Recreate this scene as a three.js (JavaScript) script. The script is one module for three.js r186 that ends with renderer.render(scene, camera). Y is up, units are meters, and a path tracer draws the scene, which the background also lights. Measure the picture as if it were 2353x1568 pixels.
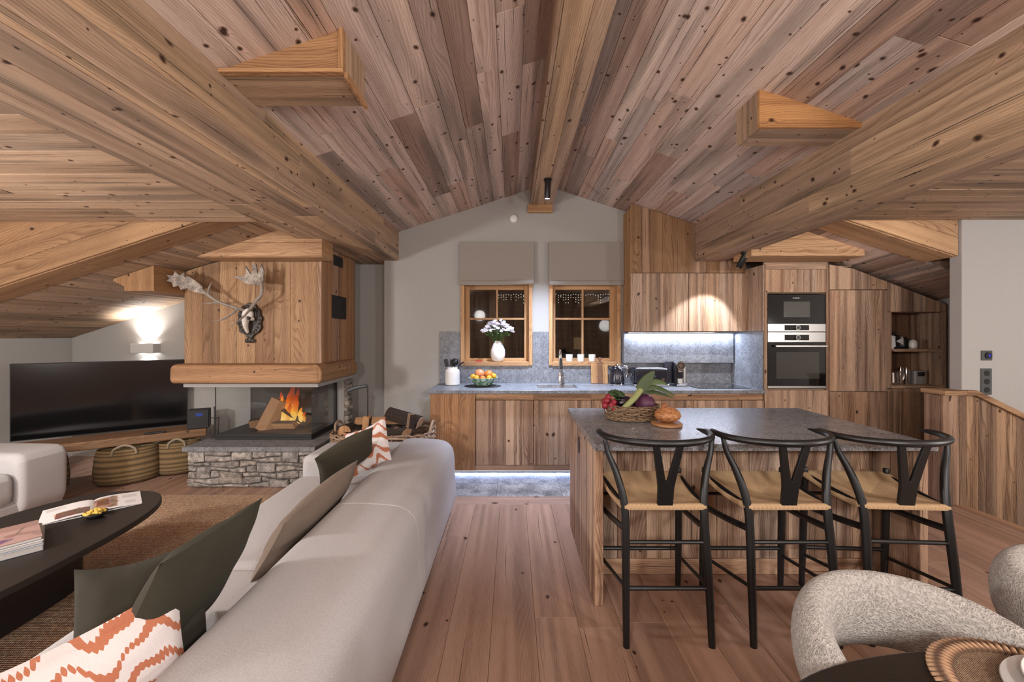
import * as THREE from 'three';
import { RoundedBoxGeometry } from 'three/addons/geometries/RoundedBoxGeometry.js';
import { mergeGeometries } from 'three/addons/utils/BufferGeometryUtils.js';
import { RectAreaLightUniformsLib } from 'three/addons/lights/RectAreaLightUniformsLib.js';

// ---------------------------------------------------------------- camera, night sky, exposure
const scene = new THREE.Scene();
const camera = new THREE.PerspectiveCamera(2 * Math.atan(784 / 915) * 180 / Math.PI, 2353 / 1568, 0.05, 80);
camera.position.set(0, 1.46, 0);
camera.lookAt(0, 1.46, -5);
camera.setViewOffset(2353, 1568, 0, 14, 2353, 1568);          // shift lens: the horizon lies a little above the middle
camera.updateProjectionMatrix();
scene.add(camera);
scene.background = new THREE.Color(0x06080d);                  // night outside
const renderer = new THREE.WebGLRenderer({ antialias: true });
renderer.toneMapping = THREE.LinearToneMapping;
renderer.toneMappingExposure = 0.58;
renderer.shadowMap.enabled = true;
RectAreaLightUniformsLib.init();

const WARM = new THREE.Color(1, 0.89, 0.78), COOL = new THREE.Color(0.66, 0.77, 1.0), NEUT = new THREE.Color(1, 0.965, 0.94);

// ---------------------------------------------------------------- small helpers
const V = (x, y, z) => new THREE.Vector3(x, y, z);
function rng(seed) { let s = seed >>> 0; return () => { s = (s + 0x6d2b79f5) >>> 0; let t = Math.imul(s ^ (s >>> 15), 1 | s); t = (t + Math.imul(t ^ (t >>> 7), 61 | t)) ^ t; return ((t ^ (t >>> 14)) >>> 0) / 4294967296; }; }
const R = rng(4711);
const rand = (a, b) => a + (b - a) * R();
const lerp = (a, b, t) => a + (b - a) * t, clamp = (x, a, b) => Math.min(b, Math.max(a, x));
const sstep = (a, b, x) => { const t = clamp((x - a) / (b - a), 0, 1); return t * t * (3 - 2 * t); };
const used = new Map();
function numbered(n) { const k = used.get(n) || 0; used.set(n, k + 1); return k ? `${n}_${String(k).padStart(3, '0')}` : n; }
function tag(o, label, category, group) { o.userData = { label, category }; if (group) o.userData.group = group; return o; }
function thing(name, label, category, pos = [0, 0, 0], turn = 0, group) {
  const o = new THREE.Group(); o.name = numbered(name); scene.add(o);
  o.position.set(...pos); o.rotation.y = turn; tag(o, label, category, group); return o;
}
function part(parent, name, geo, mat, label) {
  const m = new THREE.Mesh(geo, mat); m.name = name; m.castShadow = m.receiveShadow = true; parent.add(m);
  if (label) m.userData.label = label; return m;
}
function single(name, geo, mat, label, category, pos, group) {
  const m = part(scene, numbered(name), geo, mat); tag(m, label, category, group); if (pos) m.position.set(...pos); return m;
}
function struct(name, geo, mat) { const m = part(scene, numbered(name), geo, mat); m.userData.kind = 'structure'; return m; }
function structGroup(name) { const g = new THREE.Group(); g.name = numbered(name); g.userData.kind = 'structure'; scene.add(g); return g; }
function copyOf(o, pos, turn, label) { const c = o.clone(); c.name = numbered(o.name.replace(/_\d{3}$/, '')); scene.add(c); if (pos) c.position.set(...pos); if (turn !== undefined) c.rotation.y = turn; c.userData = { ...o.userData }; if (label) c.userData.label = label; return c; }
const at = (g, x, y, z) => g.translate(x, y, z);
const merge = (list) => mergeGeometries(list.map((g) => { const h = g.index ? g.toNonIndexed() : g; for (const k of Object.keys(h.attributes)) if (!['position', 'normal', 'uv'].includes(k)) h.deleteAttribute(k); return h; }));
// box projection of uv in metres; grain runs along axis g (0 x, 1 y, 2 z); su, sv: metres covered by one texture
function muv(geo, g = 1, su = 1, sv = 1, ou = R(), ov = R()) {
  const h = geo.index ? geo.toNonIndexed() : geo, p = h.attributes.position, n = h.attributes.normal, uv = new Float32Array(p.count * 2);
  for (let i = 0; i < p.count; i += 3) {
    const a = [0, 0, 0];
    for (let k = 0; k < 3; k++) { a[0] += n.getX(i + k); a[1] += n.getY(i + k); a[2] += n.getZ(i + k); }
    let d = 0; for (let k = 1; k < 3; k++) if (Math.abs(a[k]) > Math.abs(a[d])) d = k;
    for (let k = 0; k < 3; k++) {
      const c = [p.getX(i + k), p.getY(i + k), p.getZ(i + k)];
      const o = [0, 1, 2].filter((q) => q !== d && q !== g);
      const across = o.length === 1 ? c[o[0]] : c[o[0]], along = d === g ? c[o[1]] : c[g];
      uv[(i + k) * 2] = across / su + ou; uv[(i + k) * 2 + 1] = along / sv + ov;
    }
  }
  h.setAttribute('uv', new THREE.BufferAttribute(uv, 2)); return h;
}
const box = (w, h, d, r = 0.004) => r > 0 ? new RoundedBoxGeometry(w, h, d, 2, Math.min(r, w / 2.01, h / 2.01, d / 2.01)) : new THREE.BoxGeometry(w, h, d);
const boxAB = (a, b, r = 0) => at(box(b[0] - a[0], b[1] - a[1], b[2] - a[2], r), (a[0] + b[0]) / 2, (a[1] + b[1]) / 2, (a[2] + b[2]) / 2);
const lathe = (pts, seg = 32) => new THREE.LatheGeometry(pts.map((p) => new THREE.Vector2(p[0], p[1])), seg);
// a limb swept along a curve; rad(t) gives [r1, r2] across and along `up`
function sweep(pts, rad, seg = 24, rs = 10, up, closed = false) {
  const curve = new THREE.CatmullRomCurve3(pts.map((p) => p.isVector3 ? p : V(...p)), closed, 'centripetal');
  const pos = [], idx = [], uv = []; let n = null; const L = curve.getLength();
  for (let i = 0; i <= seg; i++) {
    const t = i / seg, c = curve.getPointAt(t), tg = curve.getTangentAt(t);
    if (up) n = V(...up).addScaledVector(tg, -V(...up).dot(tg)).normalize();
    else if (!n) { n = Math.abs(tg.y) < 0.9 ? V(0, 1, 0) : V(1, 0, 0); n.addScaledVector(tg, -n.dot(tg)).normalize(); }
    else n.addScaledVector(tg, -n.dot(tg)).normalize();
    const b = tg.clone().cross(n), rr = rad(t), ra = Array.isArray(rr) ? rr : [rr, rr];
    for (let k = 0; k <= rs; k++) {
      const a = k / rs * Math.PI * 2, q = c.clone().addScaledVector(b, Math.cos(a) * ra[0]).addScaledVector(n, Math.sin(a) * ra[1]);
      pos.push(q.x, q.y, q.z); uv.push(k / rs, t * L);
    }
  }
  const w = rs + 1;
  for (let i = 0; i < seg; i++) for (let k = 0; k < rs; k++) { const a = i * w + k; idx.push(a, a + w, a + 1, a + 1, a + w, a + w + 1); }
  if (!closed) for (const [row, flip] of [[0, 0], [seg, 1]]) {
    const c = curve.getPointAt(row / seg), ci = pos.length / 3; pos.push(c.x, c.y, c.z); uv.push(0.5, row);
    for (let k = 0; k < rs; k++) { const a = row * w + k; flip ? idx.push(a, ci, a + 1) : idx.push(a, a + 1, ci); }
  }
  const g = new THREE.BufferGeometry();
  g.setAttribute('position', new THREE.Float32BufferAttribute(pos, 3)); g.setAttribute('uv', new THREE.Float32BufferAttribute(uv, 2));
  g.setIndex(idx); g.computeVertexNormals(); return g;
}
const rod = (a, b, r, rs = 10) => sweep([a, [(a[0] + b[0]) / 2, (a[1] + b[1]) / 2, (a[2] + b[2]) / 2], b], () => r, 2, rs);
function extrude(pts, depth, bevel = 0.003, curve = 6) {
  const s = new THREE.Shape(); pts.forEach((p, i) => i ? s.lineTo(p[0], p[1]) : s.moveTo(p[0], p[1])); s.closePath();
  return new THREE.ExtrudeGeometry(s, { depth, bevelEnabled: bevel > 0, bevelSize: bevel, bevelThickness: bevel, bevelSegments: 2, curveSegments: curve });
}
// A board, stone or tile: polygon (any star-shaped outline) with a chamfered front, standing th deep behind its face.
function slab(poly, n, th, bev, ld, su = 0.8, sv = 3.2, bump = 0) {
  const N = poly.length, c = poly.reduce((s, p) => s.add(p), V(0, 0, 0)).multiplyScalar(1 / N), wd = ld.clone().cross(n).normalize();
  const inner = [], outer = [], back = [], ou = R(), ov = R();
  for (let i = 0; i < N; i++) {
    const p = poly[i], a = poly[(i + N - 1) % N], b = poly[(i + 1) % N];
    const e1 = p.clone().sub(a).normalize(), e2 = b.clone().sub(p).normalize(), n1 = n.clone().cross(e1), n2 = n.clone().cross(e2);
    const m = n1.clone().add(n2); const k = Math.max(0.35, 1 + n1.dot(n2)); m.multiplyScalar(bev / k);
    if (m.dot(c.clone().sub(p)) < 0) m.negate();
    inner.push(p.clone().add(m).addScaledVector(n, bump ? rand(-bump, bump) : 0)); outer.push(p.clone().addScaledVector(n, -bev)); back.push(p.clone().addScaledVector(n, -th));
  }
  const pos = [], nor = [], uv = [];
  const tri = (p, q, r, side) => {
    const f = q.clone().sub(p).cross(r.clone().sub(p)); let T = [p, q, r];
    if (f.dot(side) < 0) { T = [p, r, q]; f.negate(); } f.normalize();
    for (const x of T) { pos.push(x.x, x.y, x.z); nor.push(f.x, f.y, f.z); uv.push((x.dot(wd) + x.dot(n) * 0.7) / su + ou, x.dot(ld) / sv + ov); }
  };
  const ic = inner.reduce((s, p) => s.add(p), V(0, 0, 0)).multiplyScalar(1 / N).addScaledVector(n, bump);
  for (let i = 0; i < N; i++) {
    const j = (i + 1) % N, mid = poly[i].clone().add(poly[j]).multiplyScalar(0.5).sub(c);
    if (N > 4 || bump) tri(ic, inner[i], inner[j], n);
    tri(inner[i], outer[i], outer[j], mid.clone().addScaledVector(n, 0.02)); tri(inner[i], outer[j], inner[j], mid.clone().addScaledVector(n, 0.02));
    tri(outer[i], back[i], back[j], mid); tri(outer[i], back[j], outer[j], mid);
    if (i > 0 && i < N - 1) tri(back[0], back[i], back[j], n.clone().negate());
  }
  if (N === 4 && !bump) { tri(inner[0], inner[1], inner[2], n); tri(inner[0], inner[2], inner[3], n); }
  if (N === 3 && !bump) tri(inner[0], inner[1], inner[2], n);
  const g = new THREE.BufferGeometry();
  g.setAttribute('position', new THREE.Float32BufferAttribute(pos, 3)); g.setAttribute('normal', new THREE.Float32BufferAttribute(nor, 3)); g.setAttribute('uv', new THREE.Float32BufferAttribute(uv, 2));
  return g;
}
// planks running A->B, laid side by side A->D over a bilinear patch; `face` tells which side is seen
function planks(parent, name, A, B, C, D, face, mats, o = {}) {
  const { w = [0.13, 0.19], L = [1.4, 3], th = 0.02, gap = 0.0025, bev = 0.003, up = 0.0015 } = o;
  const P = (s, t) => A.clone().multiplyScalar((1 - s) * (1 - t)).addScaledVector(B, s * (1 - t)).addScaledVector(C, s * t).addScaledVector(D, (1 - s) * t);
  const len = A.distanceTo(B), wid = Math.max(A.distanceTo(D), B.distanceTo(C));
  const rows = []; let x = 0; while (x < wid - 0.02) { const k = rand(w[0], w[1]); rows.push([x, Math.min(wid, x + k)]); x += k; }
  if (rows.length > 1 && rows.at(-1)[1] - rows.at(-1)[0] < w[0] * 0.5) { rows.at(-2)[1] = wid; rows.pop(); }
  const f = V(...face).normalize();
  for (const [x0, x1] of rows) {
    let s = 0, first = true;
    while (s < len - 0.01) {
      let l = first ? rand(L[0] * 0.35, L[1]) : rand(L[0], L[1]); first = false;
      if (len - s - l < L[0] * 0.4) l = len - s;
      const s0 = s + gap / 2, s1 = s + l - gap / 2, t0 = (x0 + gap / 2) / wid, t1 = (x1 - gap / 2) / wid;
      const q = [P(s0 / len, t0), P(s1 / len, t0), P(s1 / len, t1), P(s0 / len, t1)];
      let n = q[1].clone().sub(q[0]).cross(q[3].clone().sub(q[0])).normalize(); if (n.dot(f) < 0) n.negate();
      const lift = rand(0, up); q.forEach((p) => p.addScaledVector(n, lift));
      part(parent, name, slab(q, n, th, bev, q[1].clone().sub(q[0]).normalize()), typeof mats === 'function' ? mats() : mats);
      s += l;
    }
  }
}
// ---------------------------------------------------------------- textures, computed
function lattice(px, py, seed) {
  const r = rng(seed), t = new Float32Array(px * py); for (let i = 0; i < t.length; i++) t[i] = r();
  return (x, y) => {
    const xi = Math.floor(x), yi = Math.floor(y), fx = x - xi, fy = y - yi, u = fx * fx * (3 - 2 * fx), v = fy * fy * (3 - 2 * fy);
    const x0 = ((xi % px) + px) % px, x1 = (x0 + 1) % px, y0 = (((yi % py) + py) % py) * px, y1 = (((yi + 1) % py + py) % py) * px;
    return (t[y0 + x0] * (1 - u) + t[y0 + x1] * u) * (1 - v) + (t[y1 + x0] * (1 - u) + t[y1 + x1] * u) * v;
  };
}
function dataTex(W, H, fn, srgb = true) {
  const d = new Uint8Array(W * H * 4);
  for (let y = 0, o = 0; y < H; y++) for (let x = 0; x < W; x++, o += 4) { const c = fn(x / W, y / H, x, y); d[o] = clamp(c[0], 0, 255); d[o + 1] = clamp(c[1], 0, 255); d[o + 2] = clamp(c[2], 0, 255); d[o + 3] = 255; }
  const t = new THREE.DataTexture(d, W, H); t.wrapS = t.wrapT = THREE.RepeatWrapping; t.magFilter = THREE.LinearFilter; t.minFilter = THREE.LinearMipmapLinearFilter;
  if (srgb) t.colorSpace = THREE.SRGBColorSpace; t.needsUpdate = true; return t;
}
// wood: 0.8 m across x 3.2 m along the grain
function woodTex(seed, o) {
  const W = 1024, H = 2048, { rings = 60, warp = 7, knots = 80, kr = [0.005, 0.014], light, dark, ringK = 0.5, grey = 0, greyTo = [140, 128, 118], stain = 0.3, cracks = 0 } = o;
  const nA = lattice(5, 5, seed + 1), nB = lattice(17, 14, seed + 2), nF = lattice(420, 60, seed + 3), nF2 = lattice(900, 160, seed + 4), nP = lattice(7, 5, seed + 5), nQ = lattice(26, 4, seed + 6), nD = lattice(60, 90, seed + 7);
  const disp = new Float32Array(W * H), core = new Float32Array(W * H), rr = rng(seed + 9);
  for (let k = 0; k < knots; k++) {
    const cx = rr() * W, cy = rr() * H, r = lerp(kr[0], kr[1], Math.pow(rr(), 2)), el = 0.8 + rr() * 0.9, ang = (rr() - 0.5) * 1.2, amp = (0.4 + rr() * 1.1);
    const X = Math.ceil(r * 4.5 / 0.8 * W), Y = Math.ceil(r * 11 / 3.2 * H), ca = Math.cos(ang), sa = Math.sin(ang);
    for (let dy = -Y; dy <= Y; dy++) for (let dx = -X; dx <= X; dx++) {
      const mx = dx / W * 0.8, my = dy / H * 3.2, i = ((Math.round(cy + dy) % H + H) % H) * W + (Math.round(cx + dx) % W + W) % W;
      const d2 = (mx * mx) / (r * r * 2.9) + (my * my) / (r * r * 14); disp[i] += amp * 1.6 * Math.exp(-d2);
      const ex = (mx * ca + my * sa) / r, ey = (-mx * sa + my * ca) / (r * el), d = Math.sqrt(ex * ex + ey * ey) + (nD(mx * 300, my * 300) - 0.5) * 0.3;
      if (d < 1.7) core[i] = Math.max(core[i], d < 0.75 ? 1 : Math.max(0, 1 - (d - 0.75) / 0.9) * 0.75);
    }
  }
  const crack = []; for (let k = 0; k < cracks; k++) crack.push([rr(), rr(), 0.03 + rr() * 0.12, rr() * 9]);
  const ln = (a, b, t) => a + (b - a) * t;
  return dataTex(W, H, (u, v, x, y) => {
    const i = y * W + x;
    const wv = (nA(u * 5, v * 5) - 0.5) * 2 + (nB(u * 17, v * 14) - 0.5) * 0.35;
    const f = u * rings + wv * warp + disp[i], fr = f - Math.floor(f);
    const late = fr < 0.82 ? Math.pow(fr / 0.82, 2.6) : 1 - (fr - 0.82) / 0.18;
    const fib = nF(u * 420, v * 60) * 0.6 + nF2(u * 900, v * 160) * 0.4;
    const st = nQ(u * 26, v * 4);
    let m = 0.12 + late * ringK + (fib - 0.5) * 0.5 + (st - 0.5) * stain;
    m = clamp(m, 0, 1.1);
    const g = grey * sstep(0.48, 0.8, nP(u * 7, v * 5) * 0.75 + st * 0.25);
    let c = [0, 1, 2].map((q) => { let a = ln(light[q], dark[q], m); return ln(a, greyTo[q] * (1.12 - 0.4 * m), g); });
    const k = core[i]; if (k > 0) { const kc = [58 + 20 * late, 38 + 12 * late, 26 + 8 * late]; c = c.map((a, q) => ln(a, kc[q], Math.min(1, k))); }
    for (const q of crack) { let dv = v - q[1]; dv -= Math.round(dv); if (Math.abs(dv) < q[2]) { let du = u - q[0] - (nA(q[3], dv * 12) - 0.5) * 0.02; du -= Math.round(du); const wdt = 0.0022 * (1 - Math.abs(dv) / q[2]); if (Math.abs(du) < wdt) c = c.map((a) => a * 0.42); } }
    return c;
  });
}
const TEX = {
  ceil: woodTex(11, { light: [222, 202, 187], dark: [146, 118, 101], knots: 84, kr: [0.003, 0.012], grey: 0.6, rings: 62, warp: 4.2, ringK: 0.36, stain: 0.38, cracks: 40 }),
  old: woodTex(52, { light: [218, 195, 174], dark: [118, 92, 75], knots: 20, kr: [0.004, 0.013], grey: 0.5, greyTo: [150, 136, 124], rings: 72, warp: 5, ringK: 0.45, stain: 0.9, cracks: 60 }),
  oak: woodTex(93, { light: [198, 172, 153], dark: [138, 108, 91], knots: 16, kr: [0.004, 0.014], grey: 0.3, rings: 96, warp: 6, ringK: 0.28, stain: 0.6, cracks: 8 }),
  honey: woodTex(134, { light: [210, 178, 144], dark: [136, 100, 72], knots: 34, kr: [0.003, 0.01], grey: 0.08, rings: 52, warp: 5.5, ringK: 0.45, stain: 0.5 }),
};
const std = (o) => new THREE.MeshStandardMaterial(o), phy = (o) => new THREE.MeshPhysicalMaterial(o);
const col = (r, g, b) => new THREE.Color().setRGB(r, g, b);
const woodMats = {};
function wood(kind, tint, rough = 0.72, bump = 0.0009) {
  const k = kind + tint.join() + rough; if (!woodMats[k]) woodMats[k] = std({ color: col(...tint), map: TEX[kind], bumpMap: TEX[kind], bumpScale: bump, roughness: rough });
  return woodMats[k];
}
const pick = (list) => () => list[Math.floor(R() * list.length)];
const W_CEIL = pick([[0.86, 0.8, 0.78], [0.64, 0.6, 0.6], [1, 0.95, 0.94], [0.84, 0.72, 0.66], [0.72, 0.73, 0.77], [0.52, 0.45, 0.42], [0.94, 0.85, 0.81], [1, 0.98, 0.98], [0.62, 0.51, 0.46], [0.9, 0.87, 0.88]].map((t) => wood('ceil', t)));
const W_BAY = pick([[0.66, 0.57, 0.45], [0.6, 0.51, 0.39], [0.72, 0.62, 0.49], [0.55, 0.46, 0.35], [0.64, 0.56, 0.46]].map((t) => wood('ceil', t)));
const W_BEAM = pick([[0.74, 0.64, 0.49], [0.63, 0.53, 0.41], [0.8, 0.68, 0.5], [0.55, 0.47, 0.38], [0.7, 0.61, 0.5]].map((t) => wood('ceil', t)));
const W_CAB = pick([[0.8, 0.7, 0.62], [0.7, 0.59, 0.51], [0.88, 0.78, 0.7], [0.64, 0.54, 0.48], [0.76, 0.7, 0.67], [0.8, 0.66, 0.55]].map((t) => wood('old', t)));
const W_HOOD = pick([[0.56, 0.49, 0.41], [0.44, 0.36, 0.29], [0.52, 0.44, 0.35], [0.62, 0.55, 0.46], [0.4, 0.33, 0.27]].map((t) => wood('honey', t)));
const W_TIE = pick([[0.92, 0.84, 0.74], [0.84, 0.76, 0.66], [0.78, 0.69, 0.6]].map((t) => wood('honey', t)));
const W_FLOOR = pick([[0.7, 0.59, 0.54], [0.63, 0.53, 0.49], [0.77, 0.65, 0.6], [0.66, 0.57, 0.54], [0.73, 0.63, 0.6]].map((t) => wood('oak', t, 0.42, 0.0004)));
const RAW_BOARD = std({ color: col(0.3, 0.21, 0.14), roughness: 0.9 });
const nG1 = lattice(64, 64, 701), nG2 = lattice(256, 256, 702), nG3 = lattice(12, 12, 703);
const T_GRANITE = dataTex(512, 512, (u, v) => { const a = nG2(u * 256, v * 256), b = nG1(u * 64, v * 64), c = nG3(u * 12, v * 12); const k = 128 + (a - 0.5) * 62 + (b - 0.5) * 46 + (c - 0.5) * 22 + (a > 0.9 ? 26 : 0) - (a < 0.1 ? 26 : 0); return [k, k * 1.0, k * 1.015]; });
const T_STONE = dataTex(512, 512, (u, v) => { const a = nG2(u * 256, v * 256), b = nG1(u * 64, v * 64), c = nG3(u * 12, v * 12); const k = 150 + (a - 0.5) * 40 + (b - 0.5) * 60 + (c - 0.5) * 70; return [k * 1.02, k * 0.985, k * 0.95]; });
const T_PLASTER = dataTex(256, 256, (u, v) => { const k = 226 + (nG1(u * 64, v * 64) - 0.5) * 3 + (nG2(u * 256, v * 256) - 0.5) * 4; return [k, k, k]; });
const T_WEAVE = dataTex(256, 256, (u, v, x, y) => { const k = 205 + (((x >> 1) + (y >> 1)) & 1 ? 14 : -10) + (nG2(u * 256, v * 256) - 0.5) * 40; return [k, k * 0.99, k * 0.975]; });
const T_BOUCLE = dataTex(512, 512, (u, v) => { const a = Math.abs(nG1(u * 64, v * 64) - 0.5) * 2, b = Math.abs(nG2(u * 128, v * 128) - 0.5) * 2; const k = 172 + 62 * (1 - Math.min(a, b + 0.15)); return [k, k * 0.985, k * 0.96]; });
const T_JUTE = dataTex(512, 512, (u, v) => {
  const row = v * 40, r0 = Math.floor(row), fr = row - r0, s = u * 40 + (r0 & 1) * 0.5, fs = s - Math.floor(s), id = nG2(Math.floor(s) * 7.3 + 0.5, r0 * 3.7 + 0.5), id2 = nG2(Math.floor(s) * 3.1 + 9.5, r0 * 5.3 + 2.5);
  const d = Math.pow(Math.abs(fs - 0.5) * 2, 2) + Math.pow(Math.abs(fr - 0.5) * 2, 2), h = clamp(1.15 - d * 0.75, 0.12, 1), k = Math.pow(h, 0.6) * (0.95 + id * 0.4) + (nG2(u * 256, v * 256) - 0.5) * 0.16;
  return [232 * k, (196 - 18 * id2) * k, (168 - 26 * id2) * k];
});
const rep = (t, a, b = a) => { const c = t.clone(); c.repeat.set(a, b); c.needsUpdate = true; return c; };
const M = {
  plaster: std({ color: col(0.53, 0.51, 0.48), map: T_PLASTER, bumpMap: T_PLASTER, bumpScale: 0.0006, roughness: 0.92 }),
  granite: std({ color: col(0.86, 0.88, 0.92), map: T_GRANITE, bumpMap: T_GRANITE, bumpScale: 0.0004, roughness: 0.42 }),
  graniteDark: std({ color: col(0.98, 0.98, 1), map: T_GRANITE, bumpMap: T_GRANITE, bumpScale: 0.0004, roughness: 0.24 }),
  black: std({ color: col(0.012, 0.012, 0.013), roughness: 0.38 }),
  blackMatt: std({ color: col(0.018, 0.017, 0.017), roughness: 0.62 }),
  blackGloss: phy({ color: col(0.006, 0.006, 0.007), roughness: 0.06, clearcoat: 0.6, clearcoatRoughness: 0.04 }),
  stool: std({ color: col(0.007, 0.007, 0.0075), roughness: 0.4 }),
  steel: std({ color: col(0.46, 0.44, 0.42), metalness: 1, roughness: 0.36 }),
  chrome: std({ color: col(0.82, 0.83, 0.85), metalness: 1, roughness: 0.1 }),
  iron: std({ color: col(0.03, 0.028, 0.027), metalness: 0.4, roughness: 0.55 }),
  glass: phy({ color: col(0.97, 0.98, 0.98), transmission: 1, thickness: 0, roughness: 0.02, ior: 1.5 }),
  sofa: std({ color: col(0.735, 0.72, 0.745), map: T_WEAVE, bumpMap: T_WEAVE, bumpScale: 0.0006, roughness: 0.95 }),
  blind: std({ color: col(0.50, 0.455, 0.41), map: T_WEAVE, bumpMap: T_WEAVE, bumpScale: 0.0006, roughness: 0.95 }),
  boucle: std({ color: col(0.56, 0.535, 0.52), map: T_BOUCLE, bumpMap: T_BOUCLE, bumpScale: 0.008, roughness: 1 }),
  ceramic: phy({ color: col(0.80, 0.78, 0.74), roughness: 0.3, clearcoat: 0.4 }),
  white: std({ color: col(0.8, 0.79, 0.77), roughness: 0.5 }),
};
// ---------------------------------------------------------------- lamps of the room, and unseen lamps added for fill light
function globe(label, pos, power, color = WARM, r = 0.15) {          // invented opal globe on a cord, added outside the frame for fill light
  const t = thing('added_fill_globe', label, 'lamp', pos);
  const m = std({ color: col(0.9, 0.88, 0.84), emissive: color, emissiveIntensity: 2.2, roughness: 0.4 });
  part(t, 'globe', new THREE.SphereGeometry(r, 32, 20), m);
  part(t, 'cord', rod([0, r, 0], [0, r + 0.3, 0], 0.004, 6), M.black);
  part(t, 'cap', at(new THREE.CylinderGeometry(0.035, 0.04, 0.05, 20), 0, r + 0.01, 0), M.black);
  const l = new THREE.PointLight(color, power, 0, 2); l.castShadow = true; l.shadow.radius = r * 0.9 / 0.02; t.add(l); l.position.set(0, 0, 0);
  return t;
}
globe('added opal globe giving fill light over the dining table behind the camera', [0.8, 1.8, 0.75], 13, NEUT);
globe('added opal globe giving fill light over the right end of the dining table', [2.4, 1.7, 0.35], 14, NEUT);
globe('added opal globe giving fill light behind the sofa', [-0.9, 2.0, 1.2], 17, NEUT);
globe('added opal globe giving fill light over the far end of the lounge', [-3.5, 1.5, -0.75], 30, NEUT);
globe('added opal globe giving fill light in the right hand bay by the stairs', [4.7, 1.55, -0.8], 15, NEUT);
function spotLamp(label, pos, target, o) {
  const { angle = 0.5, pen = 0.3, power = 60, color = WARM, len = 0.15, r = 0.03, drop = 0.05, size = 1.2, glow = 8 } = o;
  const t = thing('spot_lamp', label, 'spotlight', pos), d = V(...target).sub(V(...pos)).normalize();
  part(t, 'canopy', at(new THREE.CylinderGeometry(0.04, 0.04, 0.018, 24), 0, -0.009, 0), M.black);
  part(t, 'stem', rod([0, -0.012, 0], [0, -drop, 0], 0.007, 8), M.black);
  const a = V(0, -drop, 0).addScaledVector(d, -0.02), b = a.clone().addScaledVector(d, len);
  part(t, 'can', sweep([a, a.clone().lerp(b, 0.5), b], () => r, 2, 20), M.black);
  const f = b.clone().addScaledVector(d, 0.0015), disc = at(new THREE.CircleGeometry(r * 0.8, 20), 0, 0, 0); disc.lookAt(d); disc.translate(f.x, f.y, f.z);
  part(t, 'lens', disc, std({ color: col(0.9, 0.9, 0.9), emissive: color, emissiveIntensity: glow, roughness: 0.3 }));
  const l = new THREE.SpotLight(color, power, 0, angle, pen, 2); l.castShadow = true; l.shadow.radius = size;
  l.position.copy(f).addScaledVector(d, 0.006); t.add(l); l.target.position.copy(f).addScaledVector(d, 1); t.add(l.target);
  return t;
}
spotLamp('small black cylinder spotlight hanging under the ridge beam near the back wall', [0.357, 3.02, -3.98], [0.33, 0.9, -4.22], { angle: 0.74, pen: 0.7, power: 78, color: COOL, len: 0.18, drop: 0.03 });
spotLamp('small black tilted spotlight under the end of the right beam', [2.33, 2.29, -3.98], [2.12, 1.42, -4.49], { angle: 0.6, pen: 0.2, power: 9, color: new THREE.Color(0.93, 0.95, 1), len: 0.15, drop: 0.035 });
spotLamp('black spotlight on the left bay ceiling aimed at the fireplace hood', [-3.3, 2.42, -1.2], [-2.42, 1.95, -3.93], { angle: 0.27, pen: 0.5, power: 9, color: WARM });
spotLamp('black spotlight on the right bay ceiling aimed at the rafter', [3.0, 2.45, -1.3], [2.9, 2.2, -3.86], { angle: 0.42, pen: 0.7, power: 9, color: WARM });
spotLamp('added fill spotlight under the ridge beam over the gap between sofa and island', [0.357, 3.02, -1.45], [0.2, 0, -1.9], { angle: 1.0, pen: 0.6, power: 3, color: NEUT, size: 3 });  // unseen spot added to brighten floor, sofa and island from above
spotLamp('added fill spotlight under the ridge beam behind the camera', [0.357, 3.02, 0.5], [0.0, 0, -0.3], { angle: 1.0, pen: 0.6, power: 2, color: NEUT, size: 3 });  // second unseen ridge spot, added as downward fill
spotLamp('added fill downlight on the left bay ceiling over the lounge', [-3.1, 2.46, -0.9], [-2.7, 0, -2.4], { angle: 0.95, pen: 0.6, power: 14, color: NEUT, size: 10 });  // added out of view to lift the light on rug and hearth
// strip light under the wall cupboards
function strip(name, label, a, b, w, face, nits, color, glow, tilt = 0) {
  const A = V(...a), B = V(...b), mid = A.clone().add(B).multiplyScalar(0.5), n = V(...face), L = A.distanceTo(B);
  const t = thing(name, label, 'strip light', [mid.x, mid.y, mid.z]); t.rotation.x = -tilt;
  part(t, 'profile', box(L, 0.012, w + 0.008, 0.002), M.steel);
  const em = part(t, 'led_diffuser', new THREE.PlaneGeometry(L, w), std({ color: col(0.9, 0.9, 0.9), emissive: color, emissiveIntensity: glow, roughness: 0.5 }));
  em.rotation.x = Math.PI / 2; em.position.copy(n).multiplyScalar(0.0075);
  const l = new THREE.RectAreaLight(color, nits, L, w); l.position.copy(n).multiplyScalar(0.011); l.rotation.x = -Math.PI / 2; t.add(l);
  return t;
}
strip('led_strip', 'cool white strip light under the wall cupboards above the worktop', [1.36, 1.488, -4.66], [2.6, 1.488, -4.66], 0.02, [0, -1, 0], 330, COOL, 14);
strip('led_strip', 'cool white strip light under the base cupboards shining on the tiles', [-0.8, 0.022, -4.225], [2.6, 0.022, -4.225], 0.012, [0, -1, 0], 100, new THREE.Color(0.36, 0.5, 1), 6, 0.9);
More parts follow.
